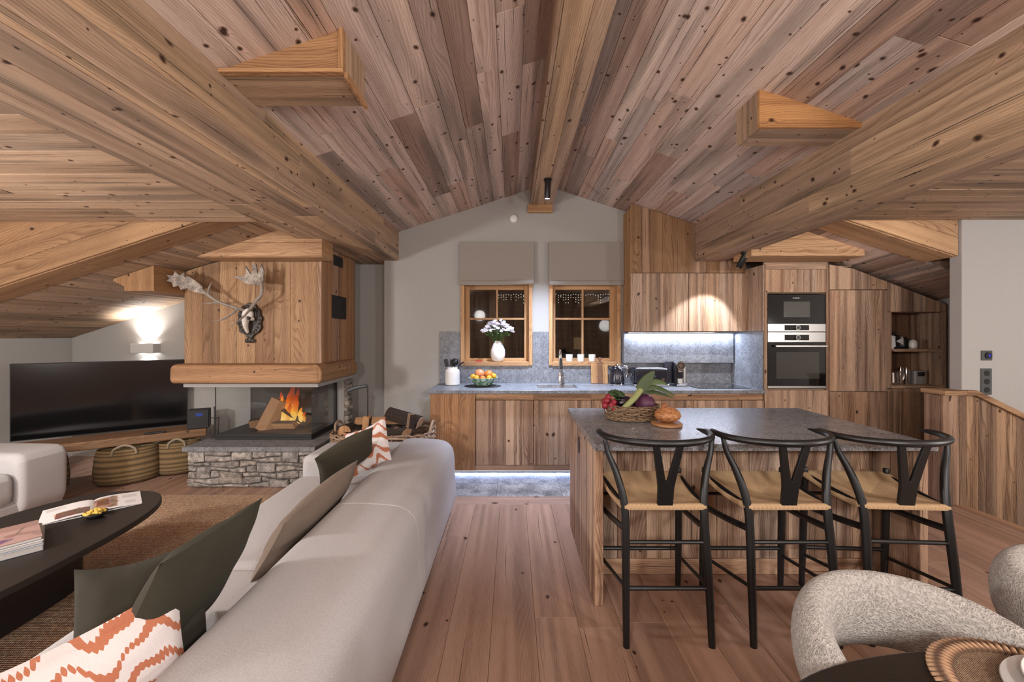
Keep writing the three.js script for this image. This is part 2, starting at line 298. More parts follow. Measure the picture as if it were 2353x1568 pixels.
// ---------------------------------------------------------------- the shell: floor, walls, roof
const RX = 0.38, RY = 3.27, SL = 0.325, BACK = -4.8;
const roofY = (x) => RY - SL * Math.abs(x - RX);
{
  const floor = struct('floor', muv(merge([boxAB([-5.4, -0.16, -4.9], [3.83, -0.021, 3.1]), boxAB([3.83, -0.16, -2.3], [6.6, -0.021, 3.1]), boxAB([3.83, -0.16, -4.9], [4.7, -0.021, -3.53]), boxAB([-2, -0.16, -5.5], [-1.5, -0.021, -4.9])]), 2, 0.8, 3.2), wood('oak', [0.62, 0.5, 0.42], 0.45));
  const up = [0, 1, 0];
  planks(floor, 'floorboard', V(-5.28, 0, -4.79), V(-5.28, 0, -1.3), V(-0.75, 0, -1.3), V(-0.75, 0, -4.79), up, W_FLOOR, { w: [0.19, 0.23], L: [1.2, 2.2], up: 0.0005, bev: 0.0012, gap: 0.0012 });
  planks(floor, 'floorboard', V(-0.75, 0, -3.43), V(-0.75, 0, -1.3), V(3.83, 0, -1.3), V(3.83, 0, -3.43), up, W_FLOOR, { w: [0.19, 0.23], L: [1.1, 2.1], up: 0.0005, bev: 0.0012, gap: 0.0012 });
  planks(floor, 'floorboard', V(3.84, 0, -2.3), V(3.84, 0, -1.2), V(5.2, 0, -1.2), V(5.2, 0, -2.3), up, W_FLOOR, { w: [0.19, 0.23], L: [1.2, 2.2], up: 0.0005, bev: 0.0012, gap: 0.0012 });
  planks(floor, 'floorboard', V(-0.75, 0, -3.43), V(3.83, 0, -3.43), V(3.83, 0, -3.6), V(-0.75, 0, -3.6), up, W_FLOOR, { w: [0.16, 0.19], L: [1.4, 2.2], up: 0.0005, bev: 0.001, gap: 0.001 });
  planks(floor, 'floorboard', V(-1.95, 0, -5.06), V(-1.95, 0, -4.8), V(-1.54, 0, -4.8), V(-1.54, 0, -5.06), up, W_FLOOR, { w: [0.19, 0.22], L: [0.6, 0.7] });
  const tile = std({ color: col(0.62, 0.63, 0.65), map: T_STONE, bumpMap: T_STONE, bumpScale: 0.0006, roughness: 0.4 }), tile2 = tile.clone(); tile2.color = col(0.56, 0.57, 0.6);
  for (let i = 0; i < 9; i++) for (let j = 0; j < 2; j++) {
    const x0 = -0.74 + i * 0.6, x1 = Math.min(x0 + 0.598, 4.6), z0 = j ? -3.93 : -3.602, z1 = j ? -4.3 : -3.928;
    part(floor, 'tile', slab([V(x0, 0, z0), V(x1, 0, z0), V(x1, 0, z1), V(x0, 0, z1)], V(0, 1, 0), 0.02, 0.0012, V(1, 0, 0), 0.9, 0.9), R() < 0.5 ? tile : tile2);
  }
  // stair opening: nosing along its edge, shaft below
  part(floor, 'nosing', muv(boxAB([3.79, -0.03, -3.41], [3.87, 0.006, -2.28], 0.004), 2, 0.8, 3.2), wood('oak', [0.82, 0.66, 0.53], 0.45));
  struct('wall_stairs', muv(merge([boxAB([3.74, -2.1, -3.42], [3.82, -0.17, -2.2]), boxAB([3.74, -2.1, -2.3], [6.6, -0.17, -2.22]), boxAB([3.7, -2.2, -3.5], [6.6, -2.1, -2.2]), boxAB([6.5, -2.2, -3.5], [6.6, -0.17, -2.2])]), 1), M.plaster);
}
function wallShape(pts, holes, z0, depth) {
  const s = new THREE.Shape(); pts.forEach((p, i) => i ? s.lineTo(...p) : s.moveTo(...p)); s.closePath();
  for (const [x0, y0, x1, y1] of holes) { const h = new THREE.Path(); h.moveTo(x0, y0); h.lineTo(x0, y1); h.lineTo(x1, y1); h.lineTo(x1, y0); h.closePath(); s.holes.push(h); }
  return muv(at(new THREE.ExtrudeGeometry(s, { depth, bevelEnabled: false }), 0, 0, z0 - depth), 1, 1, 1, 0, 0);
}
const WIN = [[-0.605, 1.115, 0.235, 2.1], [0.455, 1.115, 1.295, 2.1]];
struct('wall_back', wallShape([[-1.54, -0.02], [5.2, -0.02], [5.2, roofY(5.2) + 0.05], [RX, RY + 0.05], [-1.54, roofY(-1.54) + 0.05]], WIN, BACK, 0.3), M.plaster);
struct('wall_back', wallShape([[-5.45, -0.02], [-1.95, -0.02], [-1.95, roofY(-1.95) + 0.05], [-5.45, roofY(-5.45) + 0.05]], [], BACK, 0.72), M.plaster);
struct('wall_alcove', muv(merge([boxAB([-2.2, -0.1, -5.2], [-1.2, 2.75, -5.06]), boxAB([-1.54, -0.1, -5.5], [-1.3, 2.75, -5.09])]), 1), M.plaster);
struct('wall_left', muv(boxAB([-5.5, -0.2, -5.5], [-5.3, 2.9, 3.1]), 1), M.plaster);
struct('wall_right', muv(merge([boxAB([3.865, -2, -3.52], [6.6, 2.7, -3.42], 0.006), boxAB([6.5, -0.2, -3.5], [6.7, 2.9, 3.1]), boxAB([4.6, -0.1, -4.9], [4.7, 2.4, -3.52])]), 1), std({ ...{ color: col(0.61, 0.595, 0.58), map: T_PLASTER, roughness: 0.92 } }));
struct('wall_rear', muv(boxAB([-5.5, -0.2, 3], [6.7, 3.5, 3.15]), 1, 0.8, 3.2), wood('old', [0.5, 0.4, 0.33]));
for (const [a, b] of [[[-5.3, 0, -4.8], [-1.95, 0.09, -4.786]], [[-1.54, 0, -4.8], [-0.9, 0.09, -4.786]], [[-5.3, 0, -4.8], [-5.286, 0.09, 0]]]) struct('baseboard_back', muv(boxAB(a, b, 0.003), 1), M.white);

// roof over the middle of the room
{
  const c = structGroup('ceiling');
  const bk = wood('ceil', [0.7, 0.62, 0.56]);
  for (const [xa, xb] of [[-1.5, RX], [RX, 2.2]]) {
    const s = xa < 0 ? -1 : 1, e = s < 0 ? xa : xb;
    const q = [V(RX, RY + 0.022, -4.85), V(e, roofY(e) + 0.022, -4.85), V(e, roofY(e) + 0.022, 3.1), V(RX, RY + 0.022, 3.1)];
    part(c, 'sheathing', slab(q, V(s * SL, 1, 0).normalize().negate(), 0.12, 0.001, V(0, 0, 1)), bk);
  }
  planks(c, 'plank', V(0.24, roofY(0.24), -4.8), V(0.24, roofY(0.24), -1.0), V(-1.42, roofY(-1.42), -1.0), V(-1.42, roofY(-1.42), -4.8), [0, -1, 0], W_CEIL, { w: [0.12, 0.2], L: [1.1, 2.4], th: 0.02, gap: 0.002, bev: 0.002, up: 0.004 });
  planks(c, 'plank', V(0.47, roofY(0.47), -4.8), V(0.47, roofY(0.47), -1.0), V(2.1, roofY(2.1), -1.0), V(2.1, roofY(2.1), -4.8), [0, -1, 0], W_CEIL, { w: [0.12, 0.2], L: [1.1, 2.4], th: 0.02, gap: 0.002, bev: 0.002, up: 0.004 });
}
// flat bays either side of the two big beams: planks run across
const bayL = (z) => 2.341 + 0.05 * (z + 3.1), bayR = 2.45;
{
  const c = structGroup('ceiling');
  part(c, 'sheathing', slab([V(-5.4, bayL(-3.1) + 0.022, -3.1), V(-1.9, bayL(-3.1) + 0.022, -3.1), V(-1.9, bayL(3.1) + 0.022, 3.1), V(-5.4, bayL(3.1) + 0.022, 3.1)], V(0, -1, 0), 0.12, 0.001, V(1, 0, 0)), wood('ceil', [0.8, 0.68, 0.54]));
  planks(c, 'plank', V(-5.3, bayL(-3.1), -3.1), V(-1.99, bayL(-3.1), -3.1), V(-1.99, bayL(-0.9), -0.9), V(-5.3, bayL(-0.9), -0.9), [0, -1, 0], W_BAY, { w: [0.11, 0.17], L: [1.3, 2.4], gap: 0.0015, bev: 0.002 });
  const d = structGroup('ceiling');
  part(d, 'sheathing', slab([V(2.3, bayR + 0.022, -3.44), V(6.6, bayR + 0.022, -3.44), V(6.6, bayR + 0.022, 3.1), V(2.3, bayR + 0.022, 3.1)], V(0, -1, 0), 0.12, 0.001, V(1, 0, 0)), wood('ceil', [0.84, 0.74, 0.62]));
  planks(d, 'plank', V(2.36, bayR, -3.42), V(5.9, bayR, -3.42), V(5.9, bayR, -1.2), V(2.36, bayR, -1.2), [0, -1, 0], W_BAY, { w: [0.11, 0.17], L: [1.3, 2.4], gap: 0.0015, bev: 0.002 });
  // lower roof slopes behind the rafters: planks run away from the camera
  const e = structGroup('ceiling');
  const y0 = roofY(-1.99), y1 = roofY(-5.32);
  part(e, 'sheathing', slab([V(-1.99, y0 + 0.022, -3.37), V(-5.4, roofY(-5.4) + 0.022, -3.37), V(-5.4, roofY(-5.4) + 0.022, -4.9), V(-1.99, y0 + 0.022, -4.9)], V(SL, -1, 0).normalize(), 0.12, 0.001, V(0, 0, 1)), wood('ceil', [0.7, 0.6, 0.5]));
  planks(e, 'plank', V(-1.99, y0, -3.37), V(-1.99, y0, -4.8), V(-5.32, y1, -4.8), V(-5.32, y1, -3.37), [0, -1, 0], W_BAY, { w: [0.1, 0.16], L: [1.5, 1.6], gap: 0.0015, bev: 0.002 });
  const f = structGroup('ceiling');
  const A = V(2.36, 2.634, -3.74), B = V(2.36, 2.6, -4.82), C = V(4.65, 1.75, -4.82), D = V(4.65, 1.89, -3.74);
  part(f, 'sheathing', slab([A, B, C, D].map((p) => p.clone().add(V(0, 0.022, 0))), V(-0.33, -1, 0).normalize(), 0.12, 0.001, V(0, 0, 1)), wood('ceil', [0.6, 0.5, 0.44]));
  planks(f, 'plank', A, B, C, D, [0, -1, 0], W_CEIL, { w: [0.1, 0.16], L: [1.2, 1.3], gap: 0.0015, bev: 0.002 });
}
// the large boxed beams
function boxedBeam(label, x0, x1, y0, y1, z0, z1, faces, opt = {}) {
  const t = thing('ceiling_beam', label, 'beam');
  const zs = opt.zs ?? -1.0;
  part(t, 'timber_core', muv(boxAB([x0 + 0.02, y0 + 0.02, z0], [x1 - 0.02, y1, 3]), 2, 0.8, 3.2), wood('ceil', [0.7, 0.58, 0.46]));
  part(t, 'timber_core', muv(boxAB([x0, y0, zs], [x1, y1, 3]), 2, 0.8, 3.2), wood('ceil', [0.7, 0.58, 0.46]));
  const o = { th: 0.022, gap: 0.0016, bev: 0.002, up: 0.002, L: opt.L ?? [1.6, 3.2] };
  const xa = x0 + (faces.includes('L') ? 0.0235 : 0), xb = x1 - (faces.includes('R') ? 0.0235 : 0);
  planks(t, 'board', V(xa, y0 + 0.001, z0), V(xa, y0 + 0.001, zs), V(xb, y0 + 0.001, zs), V(xb, y0 + 0.001, z0), [0, -1, 0], W_BEAM, { ...o, w: opt.ws ?? [0.13, 0.22] });
  if (faces.includes('R')) planks(t, 'board', V(x1, y0, z0), V(x1, y0, zs), V(x1, y1, zs), V(x1, y1, z0), [1, 0, 0], W_BEAM, { ...o, w: opt.wf ?? [0.1, 0.17] });
  if (faces.includes('L')) planks(t, 'board', V(x0, y0, z0), V(x0, y0, zs), V(x0, y1, zs), V(x0, y1, z0), [-1, 0, 0], W_BEAM, { ...o, w: opt.wf ?? [0.1, 0.17] });
  return t;
}
boxedBeam('wide boxed timber beam on the left running from above the sofa to the back wall', -2.0, -1.365, 2.355, 2.72, -5.06, 3, ['R']);
boxedBeam('wide boxed timber beam on the right running over the island to the wall cupboards', 2.07, 2.38, 2.29, 2.74, -4.49, 3, ['L'], { ws: [0.14, 0.18], wf: [0.13, 0.2], L: [1.0, 2.2] });
{
  const t = boxedBeam('straight ridge beam at the top of the ceiling above the windows', 0.22, 0.49, 3.02, 3.26, -4.79, 3, ['L'], { ws: [0.13, 0.14], L: [4, 5], wf: [0.2, 0.25] });
  part(t, 'bearing_block', muv(boxAB([0.185, 2.925, -4.8], [0.485, 3.02, -4.75], 0.004), 0, 0.8, 3.2), wood('honey', [0.8, 0.68, 0.52]));
}
// boxed purlin stubs that butt into the big beams
function stub(label, x0, x1, yb, z0, z1, side) {
  const t = thing('purlin_stub', label, 'beam'), top = (x) => roofY(x) + 0.006, m = W_TIE;
  const xs = side < 0 ? [x0, x1] : [x0, x1];
  const q = (z) => [V(xs[0], yb, z), V(xs[1], yb, z), V(xs[1], top(xs[1]), z), V(xs[0], Math.max(yb + 0.01, top(xs[0])), z)];
  const cq = [[x0 + 0.004, yb + 0.004], [x1 - 0.004, yb + 0.004], [x1 - 0.004, Math.max(yb + 0.006, top(x1) - 0.004)], [x0 + 0.004, Math.max(yb + 0.006, top(x0) - 0.004)]];
  part(t, 'timber_core', muv(at(extrude(cq, z1 - z0 - 0.01, 0), 0, 0, z0 + 0.004), 0, 0.8, 3.2), wood('honey', [0.7, 0.55, 0.38]));
  const fr = q(z1); if (side > 0) fr[2].y = Math.max(yb + 0.01, top(xs[1]));
  part(t, 'front_board', slab(fr, V(0, 0, 1), 0.02, 0.003, V(1, 0, 0)), wood('honey', side > 0 ? [0.9, 0.68, 0.42] : [0.76, 0.63, 0.48]));
  part(t, 'bottom_board', slab([V(xs[0] + (side > 0 ? 0.0215 : 0), yb + 0.001, z1 - 0.0215), V(xs[1] - (side < 0 ? 0.0215 : 0), yb + 0.001, z1 - 0.0215), V(xs[1] - (side < 0 ? 0.0215 : 0), yb + 0.001, z0), V(xs[0] + (side > 0 ? 0.0215 : 0), yb + 0.001, z0)], V(0, -1, 0), 0.02, 0.003, V(1, 0, 0)), W_BEAM());
  const ex = side < 0 ? x1 : x0, hy = top(ex);
  part(t, 'end_board', slab([V(ex, yb, z1 - 0.0215), V(ex, yb, z0), V(ex, hy, z0), V(ex, hy, z1 - 0.0215)], V(side < 0 ? 1 : -1, 0, 0), 0.02, 0.003, V(0, 1, 0)), W_BEAM());
  if (side < 0) {                                                    // small fillets round the front and the end
    part(t, 'fillet', muv(boxAB([x0, yb, z1], [x1 - 0.0, yb + 0.02, z1 + 0.016], 0.004), 0, 0.8, 3.2), wood('honey', [0.86, 0.72, 0.54]));
    part(t, 'fillet', muv(boxAB([x1 - 0.022, yb + 0.02, z1], [x1, hy - 0.005, z1 + 0.016], 0.004), 1, 0.8, 3.2), wood('honey', [0.86, 0.72, 0.54]));
    part(t, 'fillet', muv(boxAB([x1, yb - 0.018, z0], [x1 + 0.016, yb + 0.012, z1], 0.004), 2, 0.8, 3.2), wood('honey', [0.86, 0.72, 0.54]));
  }
}
stub('boxed timber stub with stepped edges between the ceiling planks and the left beam', -1.365, -0.785, 2.68, -2.125, -1.86, -1);
stub('plain boxed timber stub between the ceiling planks and the right beam', 1.465, 2.07, 2.69, -2.6, -2.355, 1);

// rafters and tie beams of the truss
function rafter(label, x0, y0, x1, y1, top, z0, z1, W_TIE) {
  const t = thing('rafter', label, 'beam'), d = V(x1 - x0, y1 - y0, 0).normalize();
  const sl = (y1 - y0) / (x1 - x0);
  const P = (x, o, z) => V(x, Math.min(y0 + sl * (x - x0) + o, top), z);
  const f = [V(x0, y0 + 0.004, z1), V(x1, y1 + 0.004, z1), V(x1, y1 + 0.5, z1), V(x0, y0 + 0.5, z1)];
  part(t, 'timber_core', slab([V(x0, y0 + 0.02, z1 - 0.02), V(x1, y1 + 0.02, z1 - 0.02), V(x1, y1 + 0.75, z1 - 0.02), V(x0, y0 + 0.75, z1 - 0.02)], V(0, 0, 1), z1 - z0 - 0.03, 0.001, d), wood('honey', [0.8, 0.68, 0.5]));
  planks(t, 'board', f[0], f[1], f[2], f[3], [0, 0, 1], W_TIE, { w: [0.11, 0.17], L: [2.4, 4], gap: 0.002, bev: 0.003 });
  planks(t, 'board', V(x0, y0, z1 - 0.0215), V(x1, y1, z1 - 0.0215), V(x1, y1, z0), V(x0, y0, z0), [0, -1, 0], W_TIE, { w: [0.2, 0.4], L: [3, 5], gap: 0.001, bev: 0.004 });
}
rafter('sloping timber rafter at the far left below the plank ceiling', -5.3, 1.416, -2.0, 2.488, 2.34, -3.37, -3.105, pick([[0.52, 0.43, 0.34], [0.46, 0.38, 0.29], [0.58, 0.48, 0.38]].map((t) => wood('honey', t))));
rafter('sloping timber rafter at the right beside the white wall', 2.39, 2.62, 3.862, 2.141, 2.45, -3.75, -3.445, W_TIE);
function tieBeam(label, x0, x1, yb, yt, z0, z1) {
  const t = thing('tie_beam', label, 'beam');
  part(t, 'timber_core', muv(boxAB([x0, yb + 0.018, z0], [x1, yt, z1 - 0.018]), 0, 0.8, 3.2), wood('honey', [0.84, 0.7, 0.52]));
  planks(t, 'board', V(x0, yb, z1), V(x1, yb, z1), V(x1, yt, z1), V(x0, yt, z1), [0, 0, 1], W_TIE, { w: [0.13, 0.2], L: [3, 4], gap: 0.001, bev: 0.004 });
  planks(t, 'board', V(x0, yb, z1 - 0.0215), V(x1, yb, z1 - 0.0215), V(x1, yb, z0), V(x0, yb, z0), [0, -1, 0], W_TIE, { w: [0.2, 0.3], L: [3, 4], gap: 0.001, bev: 0.004 });
}
tieBeam('horizontal timber tie beam above the fireplace hood', -3.3, -1.77, 2.19, 2.46, -3.93, -3.71);
tieBeam('horizontal timber tie beam above the built in oven', 2.32, 3.42, 2.227, 2.5, -4.17, -3.86);
{ // purlin end left of the hood, with a chamfered toe
  const t = thing('purlin', 'short timber purlin end left of the fireplace hood', 'beam');
  part(t, 'timber', muv(at(extrude([[-3.5, 1.86], [-3.24, 1.86], [-3.24, 2.085], [-3.6, 1.965], [-3.6, 1.95], [-3.5, 1.9]], 1.15, 0.004), 0, 0, -4.75), 2, 0.8, 3.2), wood('honey', [0.62, 0.5, 0.36]));
}
// windows in the back wall: timber lining, sash with glazing bars, panes
WIN.forEach(([x0, y0, x1, y1], i) => {
  const g = structGroup(`window_${i + 1}`), pine = () => wood('honey', [0.94, 0.8, 0.6], 0.6), zF = -4.8;
  const b = (n, a, c, ax) => part(g, n, muv(boxAB(a, c, 0.003), ax, 0.8, 3.2), pine());
  const fr = 0.032;                                                    // casing stands 1 cm proud of the stone
  b('jamb_lining', [x0 - 0.01, y0 - 0.02, zF - 0.2], [x0 + fr, y1, zF + 0.03], 1); b('jamb_lining', [x1 - fr, y0 - 0.02, zF - 0.2], [x1 + 0.01, y1, zF + 0.03], 1);
  b('window_sill', [x0 + fr, y0 - 0.025, zF - 0.2], [x1 - fr, y0 + 0.022, zF + 0.034], 0); b('head_lining', [x0 + fr, y1 - 0.03, zF - 0.2], [x1 - fr, y1, zF + 0.02], 0);
  const sx0 = x0 + fr, sx1 = x1 - fr, sy0 = y0 + 0.022, sy1 = y1 - 0.03, za = zF - 0.19, zb = zF - 0.13, s = 0.05, mx = (sx0 + sx1) / 2, my = 1.66;
  b('sash_stile', [sx0, sy0, za], [sx0 + s, sy1, zb], 1); b('sash_stile', [sx1 - s, sy0, za], [sx1, sy1, zb], 1);
  b('sash_rail', [sx0 + s, sy0, za], [sx1 - s, sy0 + s * 0.7, zb], 0); b('sash_rail', [sx0 + s, sy1 - s, za], [sx1 - s, sy1, zb], 0);
  b('glazing_bar', [mx - 0.012, sy0 + s * 0.7, za + 0.012], [mx + 0.012, sy1 - s, zb - 0.006], 1);
  for (const [a, c] of [[sx0 + s, mx - 0.012], [mx + 0.012, sx1 - s]]) {
    b('glazing_bar', [a, my - 0.012, za + 0.012], [c, my + 0.012, zb - 0.006], 0);
    for (const [p, q] of [[sy0 + s * 0.7, my - 0.012], [my + 0.012, sy1 - s]]) part(g, 'pane', boxAB([a, p, za + 0.028], [c, q, za + 0.032], 0), M.glass);
  }
});
// ---------------------------------------------------------------- kitchen
const FZ = -4.18;                                                     // front plane of the base and tall units
function front(t, name, label, x0, x1, yb, yt, z, w = [0.1, 0.19], topAt, opt = {}) {   // a door of vertical boards on a dark backing
  const d = part(t, name, boxAB([x0 + 0.002, yb + 0.002, z - 0.03], [x1 - 0.002, Math.min(yt, topAt ? Math.min(topAt(x0), topAt(x1)) : yt) - 0.002, z - 0.02], 0), RAW_BOARD, label);
  let x = x0 + 0.0015;
  while (x < x1 - 0.003) {
    let k = rand(w[0], w[1]); if (x1 - 0.0015 - x - k < w[0] * 0.6) k = x1 - 0.0015 - x;
    const a = x + 0.0006, b = x + k - 0.0006, lift = rand(0, 0.0016), ta = topAt ? Math.min(yt, topAt(a)) : yt, tb = topAt ? Math.min(yt, topAt(b)) : yt;
    part(d, 'board', slab([V(a, yb + 0.0015, z + lift), V(b, yb + 0.0015, z + lift), V(b, tb - 0.0015, z + lift), V(a, ta - 0.0015, z + lift)], V(0, 0, 1), 0.02, opt.bev ?? 0.0018, V(0, 1, 0)), (opt.mats ?? W_CAB)());
    x += k;
  }
  return d;
}
const plank1 = (a, b, ax, m) => [muv(boxAB(a, b, 0.002), ax, 0.8, 3.2), m ?? W_CAB()];
{
  const U = [[-0.863, -0.386, 'end base unit of three weathered boards at the left of the counter'], [-0.386, 0.226, 'base cupboard with a weathered board door in front of the sink left half'], [0.226, 0.838, 'base cupboard with a weathered board door half hidden by the island corner'], [0.838, 1.37, 'base cupboard below the kettle behind the vegetable basket'], [1.37, 1.91, 'base cupboard below the toaster seen over the island top'], [1.91, 2.41, 'base cupboard below the induction hob'], [2.41, 2.65, 'narrow base cupboard next to the oven column']];
  U.forEach(([x0, x1, label], i) => {
    const t = thing('base_cabinet', label, 'cabinet', [0, 0, 0], 0);
    part(t, 'carcass', boxAB([x0 + 0.002, 0.09, -4.76], [x1 - 0.002, 0.842, FZ - 0.032], 0), RAW_BOARD);
    if (i) { front(t, 'door', null, x0 + 0.001, x1 - 0.001, 0.092, 0.772, FZ, [0.11, 0.2]); const [g, m] = plank1([x0, 0.776, FZ - 0.045], [x1, 0.842, FZ - 0.022], 0, wood('old', [0.74, 0.56, 0.4])); part(t, 'grip_rail', g, m); }
    else { front(t, 'panel', null, x0, x1 - 0.001, 0.03, 0.842, FZ, [0.14, 0.17], null, { mats: pick([wood('honey', [0.72, 0.55, 0.4]), wood('old', [0.78, 0.64, 0.52]), wood('honey', [0.66, 0.52, 0.4])]) }); const [g, m] = plank1([x0 - 0.001, 0.03, -4.78], [x0 + 0.02, 0.842, FZ - 0.03], 1); part(t, 'side_panel', g, m); }
    const [g, m] = plank1([x0, 0.03, FZ - 0.03], [x1, 0.088, FZ - 0.008], 0, wood('old', [0.66, 0.55, 0.48])); if (i) part(t, 'plinth', g, m);
    part(t, 'foot_rail', boxAB([x0, 0, -4.72], [x1, 0.09, -4.26], 0), RAW_BOARD);
  });
  // worktop with the sink cut out
  const s = new THREE.Shape(); [[-0.876, 4.16], [2.65, 4.16], [2.65, 4.785], [-0.876, 4.785]].forEach((p, i) => i ? s.lineTo(...p) : s.moveTo(...p)); s.closePath();
  const h = new THREE.Path(); [[0.28, 4.37], [0.28, 4.66], [0.73, 4.66], [0.73, 4.37]].forEach((p, i) => i ? h.lineTo(...p) : h.moveTo(...p)); h.closePath(); s.holes.push(h);
  const g = new THREE.ExtrudeGeometry(s, { depth: 0.031, bevelEnabled: true, bevelSize: 0.002, bevelThickness: 0.002, bevelSegments: 1 }); g.rotateX(-Math.PI / 2); g.translate(0, 0.847, 0);
  single('worktop', muv(g, 0, 0.5, 0.5), M.granite, 'pale grey granite worktop along the wall under the windows', 'worktop');
  const sk = thing('kitchen_sink', 'undermounted steel sink set into the granite worktop', 'sink', [0.505, 0.846, -4.515]);
  const bw = 0.45, bd = 0.29, bh = 0.17;
  part(sk, 'basin', merge([boxAB([-bw / 2, -bh, -bd / 2], [bw / 2, -bh + 0.004, bd / 2]), boxAB([-bw / 2 - 0.004, -bh, -bd / 2], [-bw / 2, 0, bd / 2]), boxAB([bw / 2, -bh, -bd / 2], [bw / 2 + 0.004, 0, bd / 2]), boxAB([-bw / 2, -bh, -bd / 2 - 0.004], [bw / 2, 0, -bd / 2]), boxAB([-bw / 2, -bh, bd / 2], [bw / 2, 0, bd / 2 + 0.004])]), M.steel);
  part(sk, 'drain', at(new THREE.CylinderGeometry(0.04, 0.04, 0.006, 24), 0, -bh + 0.007, 0), M.chrome);
  // splashback slabs
  const sp = structGroup('trim_1'), z0 = BACK, z1 = BACK + 0.014;
  const bb = (a, b) => part(sp, 'stone_panel', muv(boxAB([a[0], a[1], z0], [b[0], b[1], z1], 0.001), 1, 0.5, 0.5), M.granite);
  bb([-0.872, 0.88], [-0.617, 1.5]); bb([-0.617, 0.88], [0.247, 1.092]); bb([0.247, 0.88], [0.443, 1.5]); bb([0.443, 0.88], [1.307, 1.092]); bb([1.307, 0.88], [2.65, 1.497]);
  single('stone_apron', muv(boxAB([1.32, 1.13, -4.785], [2.615, 1.478, -4.7], 0.002), 1, 0.5, 0.5), M.granite, 'projecting granite box below the wall cupboards lit by the strip light', 'extractor');
}
{ // wall cupboards over the worktop
  const t = thing('wall_cabinet', 'tall weathered board wall cupboards to the right of the windows', 'cabinet');
  const zf = -4.5;
  part(t, 'carcass', boxAB([1.345, 1.5, -4.79], [2.645, 2.3, zf - 0.031], 0), wood('old', [0.6, 0.5, 0.42]));
  const [gs, ms] = plank1([1.338, 1.5, -4.795], [1.36, 2.9, zf - 0.002], 1, wood('honey', [0.7, 0.56, 0.4])); part(t, 'side_panel', gs, ms);
  front(t, 'door', null, 1.34, 1.995, 1.5, 2.158, zf, [0.12, 0.2]); front(t, 'door', null, 1.997, 2.648, 1.5, 2.158, zf, [0.12, 0.2]);
  front(t, 'top_panel', null, 1.34, 1.56, 2.162, 3.2, zf, [0.1, 0.13], (x) => roofY(x) - 0.004, { mats: pick([wood('honey', [0.5, 0.42, 0.33]), wood('old', [0.6, 0.48, 0.38])]) });
  front(t, 'top_panel', null, 1.56, 2.648, 2.162, 3.2, zf - 0.001, [0.12, 0.18], (x) => roofY(x) - 0.004, { mats: pick([wood('honey', [0.54, 0.45, 0.36]), wood('old', [0.64, 0.52, 0.42])]) });
}
const topC = (x) => Math.min(2.2, 2.186 - 0.3875 * (x - 3.51));
